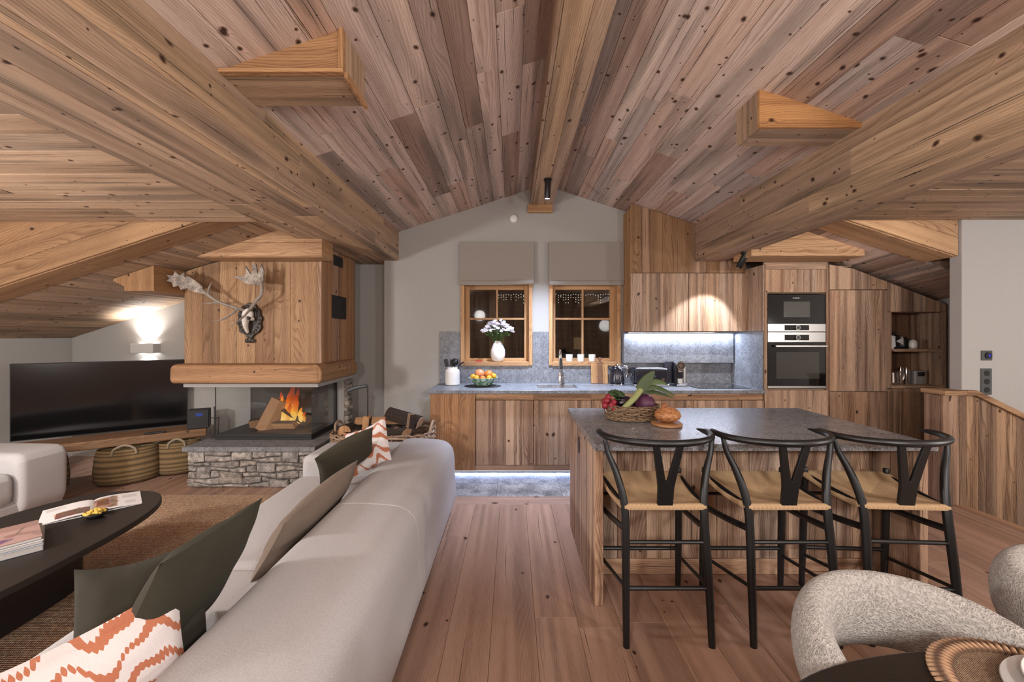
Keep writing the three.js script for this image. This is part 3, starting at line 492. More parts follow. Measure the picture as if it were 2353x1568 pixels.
{ // oven column
  const t = thing('tall_cabinet', 'tall weathered board cabinet holding the oven and the microwave', 'cabinet');
  const x0 = 2.65, x1 = 3.318;
  part(t, 'carcass', merge([boxAB([x0 + 0.022, 0.09, -4.78], [x1, 0.89, FZ - 0.032], 0), boxAB([x0 + 0.022, 1.9, -4.78], [x1, 2.18, FZ - 0.032], 0)]), RAW_BOARD);
  for (const [a, b, y0, y1] of [[x0, x0 + 0.03, 0.88, 2.2], [x1 - 0.02, x1, 0.88, 2.2]]) { const [g, m] = plank1([a, y0, FZ - 0.5], [b, y1, FZ + 0.001], 1); part(t, 'stile', g, m); }
  part(t, 'stone_panel', muv(boxAB([x0 - 0.016, 0.88, -4.785], [x0 - 0.001, 1.499, FZ - 0.012], 0.001), 1, 0.5, 0.5), M.granite, 'pale granite side panel');
  planks(t, 'side_board', V(x0 - 0.012, 1.5, -4.78), V(x0 - 0.012, 2.2, -4.78), V(x0 - 0.012, 2.2, FZ), V(x0 - 0.012, 1.5, FZ), [-1, 0, 0], W_CAB, { th: 0.01, w: [0.12, 0.18], L: [2, 3] });
  { const [g, m] = plank1([x0, 2.15, FZ - 0.03], [x1, 2.226, FZ - 0.004], 0); part(t, 'top_rail', g, m); }
  front(t, 'door', null, x0 + 0.012, x1 - 0.002, 1.907, 2.148, FZ + 0.002, [0.1, 0.2]);
  front(t, 'drawer', null, x0 + 0.004, x1 - 0.002, 0.1, 0.88, FZ + 0.002, [0.12, 0.2]);
  // microwave and oven: separate appliances
  const ax0 = 2.682, ax1 = 3.288, zf = FZ + 0.006, w = ax1 - ax0, cx = (ax0 + ax1) / 2;
  const knob = (p, y) => { part(p, 'dial', at(new THREE.CylinderGeometry(0.024, 0.026, 0.022, 32).rotateX(Math.PI / 2), cx, y, zf + 0.012), M.chrome); part(p, 'dial_face', at(new THREE.CylinderGeometry(0.017, 0.017, 0.004, 24).rotateX(Math.PI / 2), cx, y, zf + 0.0245), M.black); };
  const cnv = document.createElement('canvas'); cnv.width = 256; cnv.height = 64; const cc = cnv.getContext('2d'); cc.fillStyle = '#0a0a0a'; cc.fillRect(0, 0, 256, 64); cc.fillStyle = '#cfcfcf'; cc.font = 'bold 42px sans-serif'; cc.textAlign = 'center'; cc.fillText('BOSCH', 140, 48); cc.strokeStyle = '#cfcfcf'; cc.lineWidth = 5; cc.beginPath(); cc.arc(32, 33, 18, 0, 7); cc.stroke();
  const logo = new THREE.CanvasTexture(cnv); logo.colorSpace = THREE.SRGBColorSpace;
  const mw = thing('microwave', 'built in microwave with black glass front above the oven', 'microwave');
  part(mw, 'body', boxAB([ax0 + 0.01, 1.5, -4.6], [ax1 - 0.01, 1.88, zf - 0.02], 0), M.black);
  part(mw, 'glass_door', boxAB([ax0, 1.58, zf - 0.02], [ax1, 1.884, zf], 0.003), M.blackGloss);
  part(mw, 'viewing_window', boxAB([ax0 + 0.165, 1.645, zf], [ax1 - 0.165, 1.81, zf + 0.0012], 0.0005), phy({ color: col(0.09, 0.088, 0.082), roughness: 0.12, clearcoat: 0.5 }));
  part(mw, 'control_strip', boxAB([ax0, 1.494, zf - 0.02], [ax1, 1.577, zf + 0.001], 0.002), M.steel);
  part(mw, 'display', boxAB([ax0 + 0.175, 1.508, zf + 0.001], [ax1 - 0.175, 1.563, zf + 0.002], 0.0004), M.blackGloss);
  part(mw, 'lettering', at(new THREE.PlaneGeometry(0.09, 0.0225), cx, 1.847, zf + 0.0006), std({ map: logo, roughness: 0.4 })); knob(mw, 1.536);
  const ov = thing('oven', 'built in oven with steel control strip and dark glass door', 'oven');
  part(ov, 'body', boxAB([ax0 + 0.01, 0.9, -4.7], [ax1 - 0.01, 1.48, zf - 0.022], 0), M.black);
  part(ov, 'control_strip', boxAB([ax0, 1.385, zf - 0.02], [ax1, 1.488, zf + 0.001], 0.002), M.steel);
  part(ov, 'display', boxAB([ax0 + 0.175, 1.404, zf + 0.001], [ax1 - 0.175, 1.462, zf + 0.002], 0.0004), M.blackGloss); knob(ov, 1.433);
  part(ov, 'glass_door', boxAB([ax0, 0.928, zf - 0.02], [ax1, 1.378, zf + 0.004], 0.003), M.blackGloss);
  part(ov, 'viewing_window', boxAB([ax0 + 0.085, 1.0, zf + 0.004], [ax1 - 0.07, 1.28, zf + 0.005], 0.0004), phy({ color: col(0.05, 0.048, 0.044), roughness: 0.1, clearcoat: 0.5 }));
  part(ov, 'handle', merge([at(box(0.54, 0.022, 0.014, 0.005), cx + 0.02, 1.343, zf + 0.043), at(box(0.02, 0.016, 0.04, 0.002), cx - 0.22, 1.343, zf + 0.022), at(box(0.02, 0.016, 0.04, 0.002), cx + 0.26, 1.343, zf + 0.022)]), M.steel);
  part(ov, 'base_trim', boxAB([ax0, 0.9, zf - 0.02], [ax1, 0.925, zf + 0.003], 0.002), M.steel);
}
{ // fridge column with the vent holes
  const t = thing('tall_cabinet', 'tall weathered board cupboard with round vent holes at the top', 'cabinet'), x0 = 3.332, x1 = 3.943;
  part(t, 'carcass', merge([boxAB([x0, 0.09, -4.78], [x1, 1.94, FZ - 0.032], 0)]), RAW_BOARD);
  { const [g, m] = plank1([3.318, 0.09, FZ - 0.1], [3.33, 2.2, FZ - 0.006], 1, wood('old', [0.5, 0.38, 0.3])); part(t, 'stile', g, m); }
  const v = part(t, 'vent_panel', boxAB([3.585, 1.938, FZ - 0.03], [x1 - 0.004, 2.02, FZ - 0.02], 0), RAW_BOARD);
  { // the pierced board: round holes cut through, an empty duct behind
    const s = new THREE.Shape(); [[x0 + 0.002, 1.938], [3.583, 1.938], [3.583, topC(3.583) - 0.002], [x0 + 0.002, topC(x0) - 0.002]].forEach((p, i) => i ? s.lineTo(...p) : s.moveTo(...p)); s.closePath();
    for (let i = -2; i <= 2; i++) for (let j = -2; j <= 2; j++) if (Math.abs(i) + Math.abs(j) < 4) { const h = new THREE.Path(); h.absarc(3.465 + i * 0.028, 2.035 + j * 0.028, 0.0078, 0, 6.2832); s.holes.push(h); }
    part(v, 'pierced_board', muv(at(new THREE.ExtrudeGeometry(s, { depth: 0.02, bevelEnabled: false, curveSegments: 12 }), 0, 0, FZ - 0.019), 1, 0.8, 3.2), W_CAB());
    for (const [a, b2] of [[3.585, 3.76], [3.762, x1 - 0.002]]) part(v, 'board', slab([V(a, 1.938, FZ + 0.001), V(b2, 1.938, FZ + 0.001), V(b2, topC(b2) - 0.002, FZ + 0.001), V(a, topC(a) - 0.002, FZ + 0.001)], V(0, 0, 1), 0.02, 0.0018, V(0, 1, 0)), W_CAB());
    part(t, 'duct', merge([boxAB([x0, 1.94, FZ - 0.4], [3.583, 2.19, FZ - 0.38], 0), boxAB([x0, 1.94, FZ - 0.38], [x0 + 0.01, 2.19, FZ - 0.02], 0), boxAB([3.573, 1.94, FZ - 0.38], [3.583, 2.15, FZ - 0.02], 0), boxAB([x0, 2.18, FZ - 0.38], [3.583, 2.19, FZ - 0.02], 0)]), RAW_BOARD);
  }
  front(t, 'door', null, x0, x1, 0.868, 1.93, FZ + 0.001, [0.1, 0.2]); front(t, 'door', null, x0, x1, 0.1, 0.862, FZ + 0.001, [0.1, 0.2]);
}
{ // column with the open niche
  const t = thing('tall_cabinet', 'weathered board end cabinet with an open two shelf niche', 'cabinet'), x0 = 3.947, x1 = 4.56;
  front(t, 'top_panel', null, x0, x1, 1.702, 2.3, FZ + 0.001, [0.1, 0.2], topC); front(t, 'door', null, x0, x1 - 0.03, 0.1, 0.892, FZ + 0.001, [0.12, 0.2]);
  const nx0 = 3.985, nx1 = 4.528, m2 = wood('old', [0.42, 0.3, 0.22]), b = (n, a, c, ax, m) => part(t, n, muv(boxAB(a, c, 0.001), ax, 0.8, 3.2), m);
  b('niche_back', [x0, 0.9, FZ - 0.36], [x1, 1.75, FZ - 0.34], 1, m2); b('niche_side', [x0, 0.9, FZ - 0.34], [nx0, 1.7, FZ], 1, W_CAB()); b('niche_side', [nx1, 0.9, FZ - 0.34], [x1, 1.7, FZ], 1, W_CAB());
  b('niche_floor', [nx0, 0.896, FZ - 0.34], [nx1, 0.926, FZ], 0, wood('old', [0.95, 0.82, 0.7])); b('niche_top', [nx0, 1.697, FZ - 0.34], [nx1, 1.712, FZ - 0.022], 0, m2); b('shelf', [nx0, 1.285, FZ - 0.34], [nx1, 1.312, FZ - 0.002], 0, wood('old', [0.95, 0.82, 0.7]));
  part(t, 'carcass', boxAB([x0, 0.09, -4.78], [x1, 0.89, FZ - 0.032], 0), RAW_BOARD);
}
// roman blinds
[[-0.624, 0.262, 'linen roman blind gathered above the left window'], [0.441, 1.333, 'linen roman blind gathered above the right window']].forEach(([x0, x1, label], k) => {
  const t = thing('roman_blind', label, 'blind'), w = x1 - x0, y1 = 2.572, y0 = 2.055;
  const g = new THREE.BoxGeometry(w, y1 - y0 - 0.05, 0.012, 20, 16, 1), p = g.attributes.position;
  for (let i = 0; i < p.count; i++) { const yy = (p.getY(i) + (y1 - y0) / 2) / (y1 - y0), xx = p.getX(i) / w + 0.5; p.setZ(i, p.getZ(i) + 0.02 * Math.pow(1 - yy, 6) + 0.002 * Math.sin(xx * 7 + k)); if (yy < 0.3) p.setY(i, p.getY(i) + (k ? 0.012 * Math.pow(1 - xx, 3) : 0.014 * Math.pow(xx, 3)) * 0.8); }
  g.computeVertexNormals(); part(t, 'panel', muv(at(g, (x0 + x1) / 2, (y0 + y1) / 2 + 0.025, BACK + 0.045), 1, 0.3, 0.3), M.blind);
  const f = sweep([[x0 + 0.004, y0 + 0.026, BACK + 0.06], [(x0 + x1) / 2, y0 + 0.026, BACK + 0.062], [x1 - 0.004, y0 + (k ? 0.026 : 0.04), BACK + 0.06]], () => [0.016, 0.03], 16, 16, [0, 1, 0]);
  part(t, 'hem_fold', muv(f, 0, 0.3, 0.3), M.blind); part(t, 'head_rail', boxAB([x0, y1 - 0.04, BACK], [x1, y1 - 0.002, BACK + 0.038], 0.003), M.blind);
});
single('smoke_detector', at(lathe([[0, 0.03], [0.03, 0.029], [0.045, 0.02], [0.048, 0.004], [0.048, 0], [0, 0]], 28).rotateX(Math.PI / 2), 0.02, 2.86, BACK), M.white, 'small round white detector high on the gable wall', 'detector');
// island
{
  const t = thing('kitchen_island', 'weathered board kitchen island with a dark stone top', 'island'), X0 = 0.445, X1 = 2.235, ZF = -2.155, ZB = -3.05, ZP = -2.42;
  part(t, 'carcass', boxAB([X0 + 0.03, 0.02, ZB + 0.03], [X1 - 0.03, 0.838, ZP - 0.025], 0), RAW_BOARD);
  planks(t, 'board', V(X0, 0.002, ZB), V(X0, 0.842, ZB), V(X0, 0.842, ZF), V(X0, 0.002, ZF), [-1, 0, 0], W_CAB, { w: [0.12, 0.2], L: [2, 3], th: 0.02 });
  planks(t, 'board', V(X1, 0.002, ZB), V(X1, 0.842, ZB), V(X1, 0.842, ZF), V(X1, 0.002, ZF), [1, 0, 0], W_CAB, { w: [0.12, 0.2], L: [2, 3], th: 0.02 });
  for (const [a, b] of [[X0 + 0.021, X0 + 0.045], [X1 - 0.045, X1 - 0.021]]) { part(t, 'end_panel', muv(boxAB([a, 0.002, ZP], [b, 0.842, ZF - 0.001], 0.002), 1, 0.8, 3.2), W_CAB()); }
  part(t, 'edge_board', muv(boxAB([X0 + 0.001, 0.002, ZF - 0.001], [X0 + 0.045, 0.842, ZF + 0.018], 0.003), 1, 0.8, 3.2), wood('old', [0.84, 0.7, 0.58])); part(t, 'edge_board', muv(boxAB([X1 - 0.045, 0.002, ZF - 0.001], [X1 - 0.001, 0.842, ZF + 0.018], 0.003), 1, 0.8, 3.2), W_CAB());
  planks(t, 'board', V(X0 + 0.045, 0.1, ZP), V(X0 + 0.045, 0.842, ZP), V(X1 - 0.045, 0.842, ZP), V(X1 - 0.045, 0.1, ZP), [0, 0, 1], W_CAB, { w: [0.11, 0.2], L: [2, 3], th: 0.02 });
  part(t, 'plinth', muv(boxAB([X0 + 0.045, 0.002, ZP - 0.03], [X1 - 0.045, 0.098, ZP - 0.004], 0.002), 0, 0.8, 3.2), W_CAB());
  planks(t, 'board', V(X0 + 0.0215, 0.1, ZB), V(X0 + 0.0215, 0.842, ZB), V(X1 - 0.0215, 0.842, ZB), V(X1 - 0.0215, 0.1, ZB), [0, 0, -1], W_CAB, { w: [0.14, 0.2], L: [2, 3], th: 0.02 });
  part(t, 'stone_top', muv(boxAB([X0 - 0.004, 0.843, -3.16], [2.262, 0.88, -2.112], 0.0025), 0, 0.5, 0.5), M.graniteDark);
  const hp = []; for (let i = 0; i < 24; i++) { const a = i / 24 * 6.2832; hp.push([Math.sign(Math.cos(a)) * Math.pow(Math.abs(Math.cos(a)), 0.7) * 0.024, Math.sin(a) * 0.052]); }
  part(t, 'painted_grip_hole', at(extrude(hp, 0.004, 0.002).rotateY(-Math.PI / 2), X0 + 0.0005, 0.735, -2.63), M.black);  // solid black oval; the dark of a hand hole is put into its colour
}
// ---------------------------------------------------------------- counter stools
const T_CORD = dataTex(64, 64, (u, v) => { const k = 0.72 + 0.28 * Math.abs(Math.sin(u * Math.PI * 8)) + (nG2(u * 9, v * 200) - 0.5) * 0.1; return [222 * k, 190 * k, 152 * k]; });
const M_CORD = std({ color: col(0.86, 0.8, 0.72), map: T_CORD, bumpMap: T_CORD, bumpScale: 0.003, roughness: 0.85 });
function makeStool() {
  const t = thing('bar_stool', '', 'bar stool', [0, 0, 0], 0, 'black bar stools along the island');
  const S = M.stool;
  for (const s of [-1, 1]) {
    part(t, 'leg', sweep([[0.2 * s, 0, 0.228], [0.196 * s, 0.3, 0.205], [0.19 * s, 0.6, 0.172], [0.197 * s, 0.68, 0.155], [0.224 * s, 0.79, 0.125], [0.258 * s, 0.88, 0.1], [0.27 * s, 0.945, 0.09]], (q) => lerp(0.0155, 0.019, Math.sin(q * 3.1)) * (q > 0.8 ? lerp(1, 0.72, (q - 0.8) / 0.2) : 1), 40, 12), S);
    part(t, 'leg', sweep([[0.228 * s, 0, -0.222], [0.226 * s, 0.35, -0.21], [0.222 * s, 0.695, -0.2]], (q) => lerp(0.0145, 0.019, Math.sin(q * 3)), 24, 12), S);
    part(t, 'stretcher', sweep([[0.225 * s, 0.475, -0.208], [0.21 * s, 0.5, 0], [0.194 * s, 0.53, 0.18]], () => [0.008, 0.017], 8, 10, [0, 1, 0]), S);
    part(t, 'stretcher', rod([0.227 * s, 0.185, -0.215], [0.197 * s, 0.265, 0.208], 0.009), S);
    part(t, 'seat_rail', sweep([[0.222 * s, 0.655, -0.2], [0.206 * s, 0.64, 0], [0.192 * s, 0.632, 0.165]], () => 0.013, 8, 10), S);
  }
  part(t, 'stretcher', rod([-0.226, 0.225, -0.215], [0.226, 0.225, -0.215], 0.011), S); part(t, 'stretcher', rod([-0.224, 0.545, -0.206], [0.224, 0.545, -0.206], 0.009), S);
  part(t, 'stretcher', rod([-0.193, 0.47, 0.188], [0.193, 0.47, 0.188], 0.01), S); part(t, 'stretcher', rod([-0.197, 0.262, 0.208], [0.197, 0.262, 0.208], 0.01), S);
  part(t, 'seat_rail', rod([-0.192, 0.632, 0.165], [0.192, 0.632, 0.165], 0.012), S); part(t, 'seat_rail', rod([-0.222, 0.655, -0.2], [0.222, 0.655, -0.2], 0.012), S);
  // bent top rail: arms and back in one
  const rp = []; for (let i = 0; i <= 18; i++) { const a = Math.PI * (i / 18), k = Math.sin(a); rp.push([-0.283 * Math.cos(a) * (0.98 + 0.02 * k), 0.955 - 0.006 * k, 0.012 + 0.21 * Math.pow(k, 0.85)]); }
  rp.unshift([-0.258, 0.956, -0.045]); rp.push([0.258, 0.956, -0.045]);
  part(t, 'top_rail', sweep(rp, (q) => { const e = Math.min(q, 1 - q); const k = e < 0.06 ? Math.sqrt(clamp(e / 0.06, 0.12, 1)) : 1; return [lerp(0.021, 0.015, Math.min(1, e * 3)) * k, lerp(0.0135, 0.0175, Math.min(1, e * 2.4)) * k]; }, 72, 14, [0, 1, 0]), S);
  // forked splat
  const y = [[-0.034, 0], [0.034, 0], [0.036, 0.1], [0.04, 0.13], [0.07, 0.31], [0.044, 0.31], [0.007, 0.135], [0, 0.128], [-0.007, 0.135], [-0.044, 0.31], [-0.07, 0.31], [-0.04, 0.13], [-0.036, 0.1]];
  const sp = at(extrude(y, 0.011, 0.003), 0, 0, -0.0055); sp.rotateX(0.145); sp.translate(0, 0.632, 0.172); part(t, 'splat', sp, S);
  // woven cord seat: four wedges meeting in the middle, slightly dished, rolled over the rails
  const C = [[-0.228, 0.675, -0.208], [0.228, 0.675, -0.208], [0.196, 0.648, 0.172], [-0.196, 0.648, 0.172]], mid = [0, 0.618, -0.03];
  for (let k = 0; k < 4; k++) {
    const a = C[k], b = C[(k + 1) % 4], pos = [], uv = [], idx = [], NU = 14, NV = 10;
    const nx = (a[0] + b[0]) / 2 - mid[0], nz = (a[2] + b[2]) / 2 - mid[2], nl = Math.hypot(nx, nz), nd = [nx / nl, nz / nl], Ls = Math.hypot(a[0] - b[0], a[2] - b[2]);
    for (let j = -4; j <= NV; j++) for (let i = 0; i <= NU; i++) {
      const s = i / NU, q = Math.max(0, j) / NV, ex = lerp(a[0], b[0], s), ey = lerp(a[1], b[1], s) - (k % 2 ? 0.016 * Math.sin(s * Math.PI) : 0), ez = lerp(a[2], b[2], s);
      const m = 1 - q; let X = lerp(mid[0], ex, m), Y = lerp(mid[1], ey, m * m * 0.45 + m * 0.55) + 0.0025 * Math.sin(m * 3.14), Z = lerp(mid[2], ez, m);
      if (j < 0) { const ang = -j / 4 * 2.2; X += nd[0] * 0.014 * Math.sin(ang); Z += nd[1] * 0.014 * Math.sin(ang); Y -= 0.017 * (1 - Math.cos(ang)); }
      pos.push(X, Y, Z); uv.push((s - 0.5) * lerp(1, 0.05, 0) * Ls / 0.05 * (j < 0 ? 1 : lerp(1, 0, q)), (j < 0 ? j * 0.01 : q * nl) / 0.05);
    }
    const w = NU + 1; for (let j = 0; j < NV + 4; j++) for (let i = 0; i < NU; i++) { const p = j * w + i; idx.push(p, p + 1, p + w, p + 1, p + w + 1, p + w); }
    const g = new THREE.BufferGeometry(); g.setAttribute('position', new THREE.Float32BufferAttribute(pos, 3)); g.setAttribute('uv', new THREE.Float32BufferAttribute(uv, 2)); g.setIndex(idx); g.computeVertexNormals();
    const n = g.attributes.normal; if (n.getY(Math.floor(n.count * 0.6)) < 0) { for (let i = 0; i < idx.length; i += 3) [idx[i + 1], idx[i + 2]] = [idx[i + 2], idx[i + 1]]; g.setIndex(idx); g.computeVertexNormals(); }
    part(t, 'seat', g, M_CORD);
  }
  return t;
}
const stool = makeStool(); stool.position.set(0.735, 0, -2.09); stool.userData.label = 'black wishbone bar stool nearest the left end of the island';
copyOf(stool, [1.33, 0, -2.09], 0, 'black wishbone bar stool in the middle of the three at the island');
copyOf(stool, [1.905, 0, -2.09], -0.06, 'black wishbone bar stool nearest the right end of the island');

// ---------------------------------------------------------------- soft shapes
// profile loop in the x-y plane carried along z between z0 and z1, the ends rounded by r
function puff(profile, z0, z1, r, seg = 6, soft = 0, sub = 10, rEnd = r) {
  const sm = new THREE.CatmullRomCurve3(profile.map((p) => V(p[0], p[1], 0)), true, 'centripetal').getSpacedPoints(72); sm.pop();
  const n = sm.length, cx = sm.reduce((s, p) => s + p.x, 0) / n, cy = sm.reduce((s, p) => s + p.y, 0) / n;
  const hx = Math.max(...sm.map((p) => Math.abs(p.x - cx))), hy = Math.max(...sm.map((p) => Math.abs(p.y - cy)));
  const rings = [];
  for (let i = 0; i <= seg; i++) { const a = i / seg * Math.PI / 2; rings.push([z0 + r * (1 - Math.cos(a)), r * (1 - Math.sin(a))]); }
  for (let i = 1; i < sub; i++) rings.push([lerp(z0 + r, z1 - rEnd, i / sub), 0]);
  for (let i = seg; i >= 0; i--) { const a = i / seg * Math.PI / 2; rings.push([z1 - rEnd * (1 - Math.cos(a)), rEnd * (1 - Math.sin(a))]); }
  const pos = [], idx = [], uv = []; let L = 0; const per = [0]; for (let k = 1; k <= n; k++) { L += sm[k % n].distanceTo(sm[k - 1]); per.push(L); }
  rings.forEach(([z, ins]) => { for (let k = 0; k <= n; k++) { const p = sm[k % n]; const d = soft ? soft * (nG3(k / n * 12, z * 3 + 5) - 0.5) : 0; pos.push(cx + (p.x - cx) * (1 - ins / hx) * (1 + d), cy + (p.y - cy) * (1 - ins / hy) * (1 + d), z); uv.push(per[k] / 0.25, z / 0.25); } });
  const w = n + 1; for (let j = 0; j < rings.length - 1; j++) for (let k = 0; k < n; k++) { const a = j * w + k; idx.push(a, a + 1, a + w, a + 1, a + w + 1, a + w); }
  for (const j of [0, rings.length - 1]) { const ci = pos.length / 3; pos.push(cx, cy, rings[j][0]); uv.push(0, 0); for (let k = 0; k < n; k++) { const a = j * w + k; j ? idx.push(a, a + 1, ci) : idx.push(a + 1, a, ci); } }
  const g = new THREE.BufferGeometry(); g.setAttribute('position', new THREE.Float32BufferAttribute(pos, 3)); g.setAttribute('uv', new THREE.Float32BufferAttribute(uv, 2)); g.setIndex(idx);
  let area = 0; for (let k = 0; k < n; k++) { const p = sm[k], q = sm[(k + 1) % n]; area += p.x * q.y - q.x * p.y; }
  if (area < 0) { for (let i = 0; i < idx.length; i += 3) [idx[i + 1], idx[i + 2]] = [idx[i + 2], idx[i + 1]]; g.setIndex(idx); }
  g.computeVertexNormals(); return g;
}
const rrect = (x0, y0, x1, y1, r) => { const o = []; for (const [cx, cy, a0] of [[x1 - r, y1 - r, 0], [x0 + r, y1 - r, 1], [x0 + r, y0 + r, 2], [x1 - r, y0 + r, 3]]) for (let i = 0; i <= 4; i++) { const a = (a0 + i / 4) * Math.PI / 2; o.push([cx + r * Math.cos(a), cy + r * Math.sin(a)]); } return o; };
const SOFA = M.sofa;
{
  const t = thing('sofa', 'long cream fabric sofa seen from behind with cushions along its back', 'sofa');
  const back = [[-0.47, 0.1], [-0.474, 0.3], [-0.478, 0.44], [-0.5, 0.53], [-0.56, 0.578], [-0.68, 0.596], [-0.8, 0.6], [-0.88, 0.594], [-0.928, 0.555], [-0.937, 0.45], [-0.942, 0.2], [-0.93, 0.08], [-0.68, 0.06], [-0.5, 0.07]];
  part(t, 'backrest', puff(back, -3.385, -2.031, 0.085, 6, 0.008, 10, 0.008), SOFA); part(t, 'backrest', puff(back, -2.033, -0.55, 0.008, 6, 0.008, 10, 0.07), SOFA);
  part(t, 'base', puff(rrect(-1.54, 0.06, -0.5, 0.25, 0.03), -3.36, -0.58, 0.02), SOFA);
  part(t, 'seat_cushion', puff(rrect(-1.57, 0.22, -0.87, 0.425, 0.045), -2.94, -1.78, 0.045, 6, 0.01), SOFA); part(t, 'seat_cushion', puff(rrect(-1.57, 0.22, -0.87, 0.425, 0.045), -1.775, -0.58, 0.045, 6, 0.01), SOFA);
  part(t, 'armrest', puff(rrect(-1.57, 0.1, -0.8, 0.56, 0.05), -3.375, -2.955, 0.05, 6, 0.008), SOFA);
  for (const [x, z] of [[-1.48, -3.28], [-0.58, -3.28], [-1.48, -0.68], [-0.58, -0.68], [-0.58, -2.0]]) part(t, 'foot', at(new THREE.CylinderGeometry(0.025, 0.02, 0.07, 16), x, 0.035, z), M.black);
}
{
  const t = thing('sofa', 'cream fabric corner sofa cut off by the left edge of the photo', 'sofa');
  part(t, 'backrest', puff(rrect(-5.0, 0.1, -3.675, 0.565, 0.06), -3.31, -2.97, 0.05, 6, 0.008), SOFA);
  part(t, 'seat_cushion', puff(rrect(-4.95, 0.2, -3.69, 0.44, 0.05), -2.965, -2.1, 0.05, 6, 0.008), SOFA);
  part(t, 'base', puff(rrect(-4.95, 0.06, -3.7, 0.22, 0.03), -3.29, -2.13, 0.02), SOFA);
  for (const [x, z] of [[-4.85, -3.2], [-3.8, -3.2], [-4.85, -2.25], [-3.8, -2.25]]) part(t, 'foot', at(new THREE.CylinderGeometry(0.025, 0.02, 0.07, 16), x, 0.035, z), M.black);
}
// cushions: w x h, thick in the middle, corners pinched
function pillowGeo(w, h, th, sag = 0, seed = 1) {
  const N = 36, pos = [], uv = [], idx = [], nz = lattice(9, 9, seed);
  for (const s of [1, -1]) for (let j = 0; j <= N; j++) for (let i = 0; i <= N; i++) {
    const a = i / N * 2 - 1, b = j / N * 2 - 1, ea = 1 - Math.pow(Math.abs(a), 2.6), eb = 1 - Math.pow(Math.abs(b), 2.6), k = Math.pow(Math.max(0, ea * eb), 0.55);
    const pin = 1 - 0.055 * (1 - Math.abs(b) * Math.abs(b)) * a * a, pib = 1 - 0.055 * (1 - a * a) * b * b;
    const wr = (nz(i / N * 8.5, j / N * 8.5) - 0.5) * 0.02 * (1 - k) + (nz(i / N * 4 + 3, j / N * 4) - 0.5) * 0.012;
    pos.push(a * w / 2 * pin, b * h / 2 * pib - sag * (1 - a * a) * (b > 0 ? b : 0), s * (k * th / 2) + wr * Math.sqrt(k)); uv.push((a + 1) / 2 * w, (b + 1) / 2 * h);
  }
  const W = N + 1, O = W * W;
  for (let j = 0; j < N; j++) for (let i = 0; i < N; i++) { const p = j * W + i; idx.push(p, p + 1, p + W, p + 1, p + W + 1, p + W); const q = p + O; idx.push(q, q + W, q + 1, q + 1, q + W, q + W + 1); }
  const g = new THREE.BufferGeometry(); g.setAttribute('position', new THREE.Float32BufferAttribute(pos, 3)); g.setAttribute('uv', new THREE.Float32BufferAttribute(uv, 2)); g.setIndex(idx); g.computeVertexNormals(); return g;
}
const T_IKAT = dataTex(1024, 1024, (u, v) => {                        // rust ikat print on white, 0.5 m square
  const saw = (q) => Math.abs(((q % 1) + 1) % 1 - 0.5) * 2;
  const w = 0.34 * Math.sin(u * 12.566 + 0.7) + 0.16 * Math.sin(u * 25.13 + v * 6.283 + 2);
  let d = Math.sin((v * 4 + w) * 6.2832) - 0.06 + (saw(u * 30 + v * 6) - 0.5) * 0.5 + 0.35 * Math.sin(u * 6.2832 + v * 12.566);
  const on = d > 0.42, thin = false; const n = nG2(u * 256, v * 256) * 14;
  return on ? [178 + n, 108 + n, 78 + n] : thin ? [206 + n, 150 + n, 122 + n] : [216 + n, 208 + n, 206 + n];
});
const ikat = std({ map: rep(T_IKAT, 3, 3), bumpMap: T_WEAVE, bumpScale: 0.0004, roughness: 0.95 });
const fab = (c) => std({ color: c, map: rep(T_WEAVE, 5, 5), bumpMap: rep(T_WEAVE, 5, 5), bumpScale: 0.0005, roughness: 0.95 });
const olive = fab(col(0.062, 0.058, 0.036)), olive2 = fab(col(0.055, 0.05, 0.034)), taupe = fab(col(0.33, 0.26, 0.21));
function pillow(label, w, h, th, mat, pos, udir, normal, o = {}) {
  const u = V(...udir).normalize(), n = V(...normal); n.addScaledVector(u, -n.dot(u)).normalize(); if (o.spin) u.applyAxisAngle(n, o.spin); const v = n.clone().cross(u);
  const m = single('cushion', pillowGeo(w, h, th, o.sag ?? 0.02, o.seed ?? 3), mat, label, 'cushion', null, o.group);
  m.matrixAutoUpdate = true; m.quaternion.setFromRotationMatrix(new THREE.Matrix4().makeBasis(u, v, n)); m.position.set(...pos); return m;
}
pillow('rust and white patterned cushion at the near end of the sofa', 0.52, 0.36, 0.14, ikat, [-1.096, 0.55, -0.952], [0.6, 0.09, -0.8], [0.8, 0.12, 0.6], { seed: 5 });
pillow('dark green cushion behind the near patterned cushion', 0.32, 0.42, 0.13, olive2, [-1.13, 0.575, -1.22], [0.8, 0.08, -0.5], [0.45, 0.45, 0.77], { seed: 8 });
pillow('large dark green cushion standing upright in the middle of the sofa', 0.43, 0.467, 0.13, olive, [-1.03, 0.65, -1.26], [0, 0, -1], [-0.891, 0.454, 0], { seed: 11 });
pillow('long taupe lumbar cushion lying along the sofa back', 0.8, 0.3, 0.14, taupe, [-1.02, 0.555, -2.05], [0, 0.02, -1], [-0.86, 0.5, 0], { seed: 14, sag: 0.005 });
pillow('dark olive cushion standing on its corner near the far armrest', 0.38, 0.38, 0.13, fab(col(0.075, 0.066, 0.042)), [-1.09, 0.665, -2.62], [0.5, 0, -0.85], [-0.8, 0.4, 0.45], { seed: 17, spin: -0.5 });
pillow('rust and white patterned cushion in the far corner of the sofa', 0.34, 0.34, 0.12, ikat, [-1.03, 0.66, -2.84], [0.94, 0, 0.3], [-0.3, 0.42, 0.86], { seed: 20, spin: 0.45 });
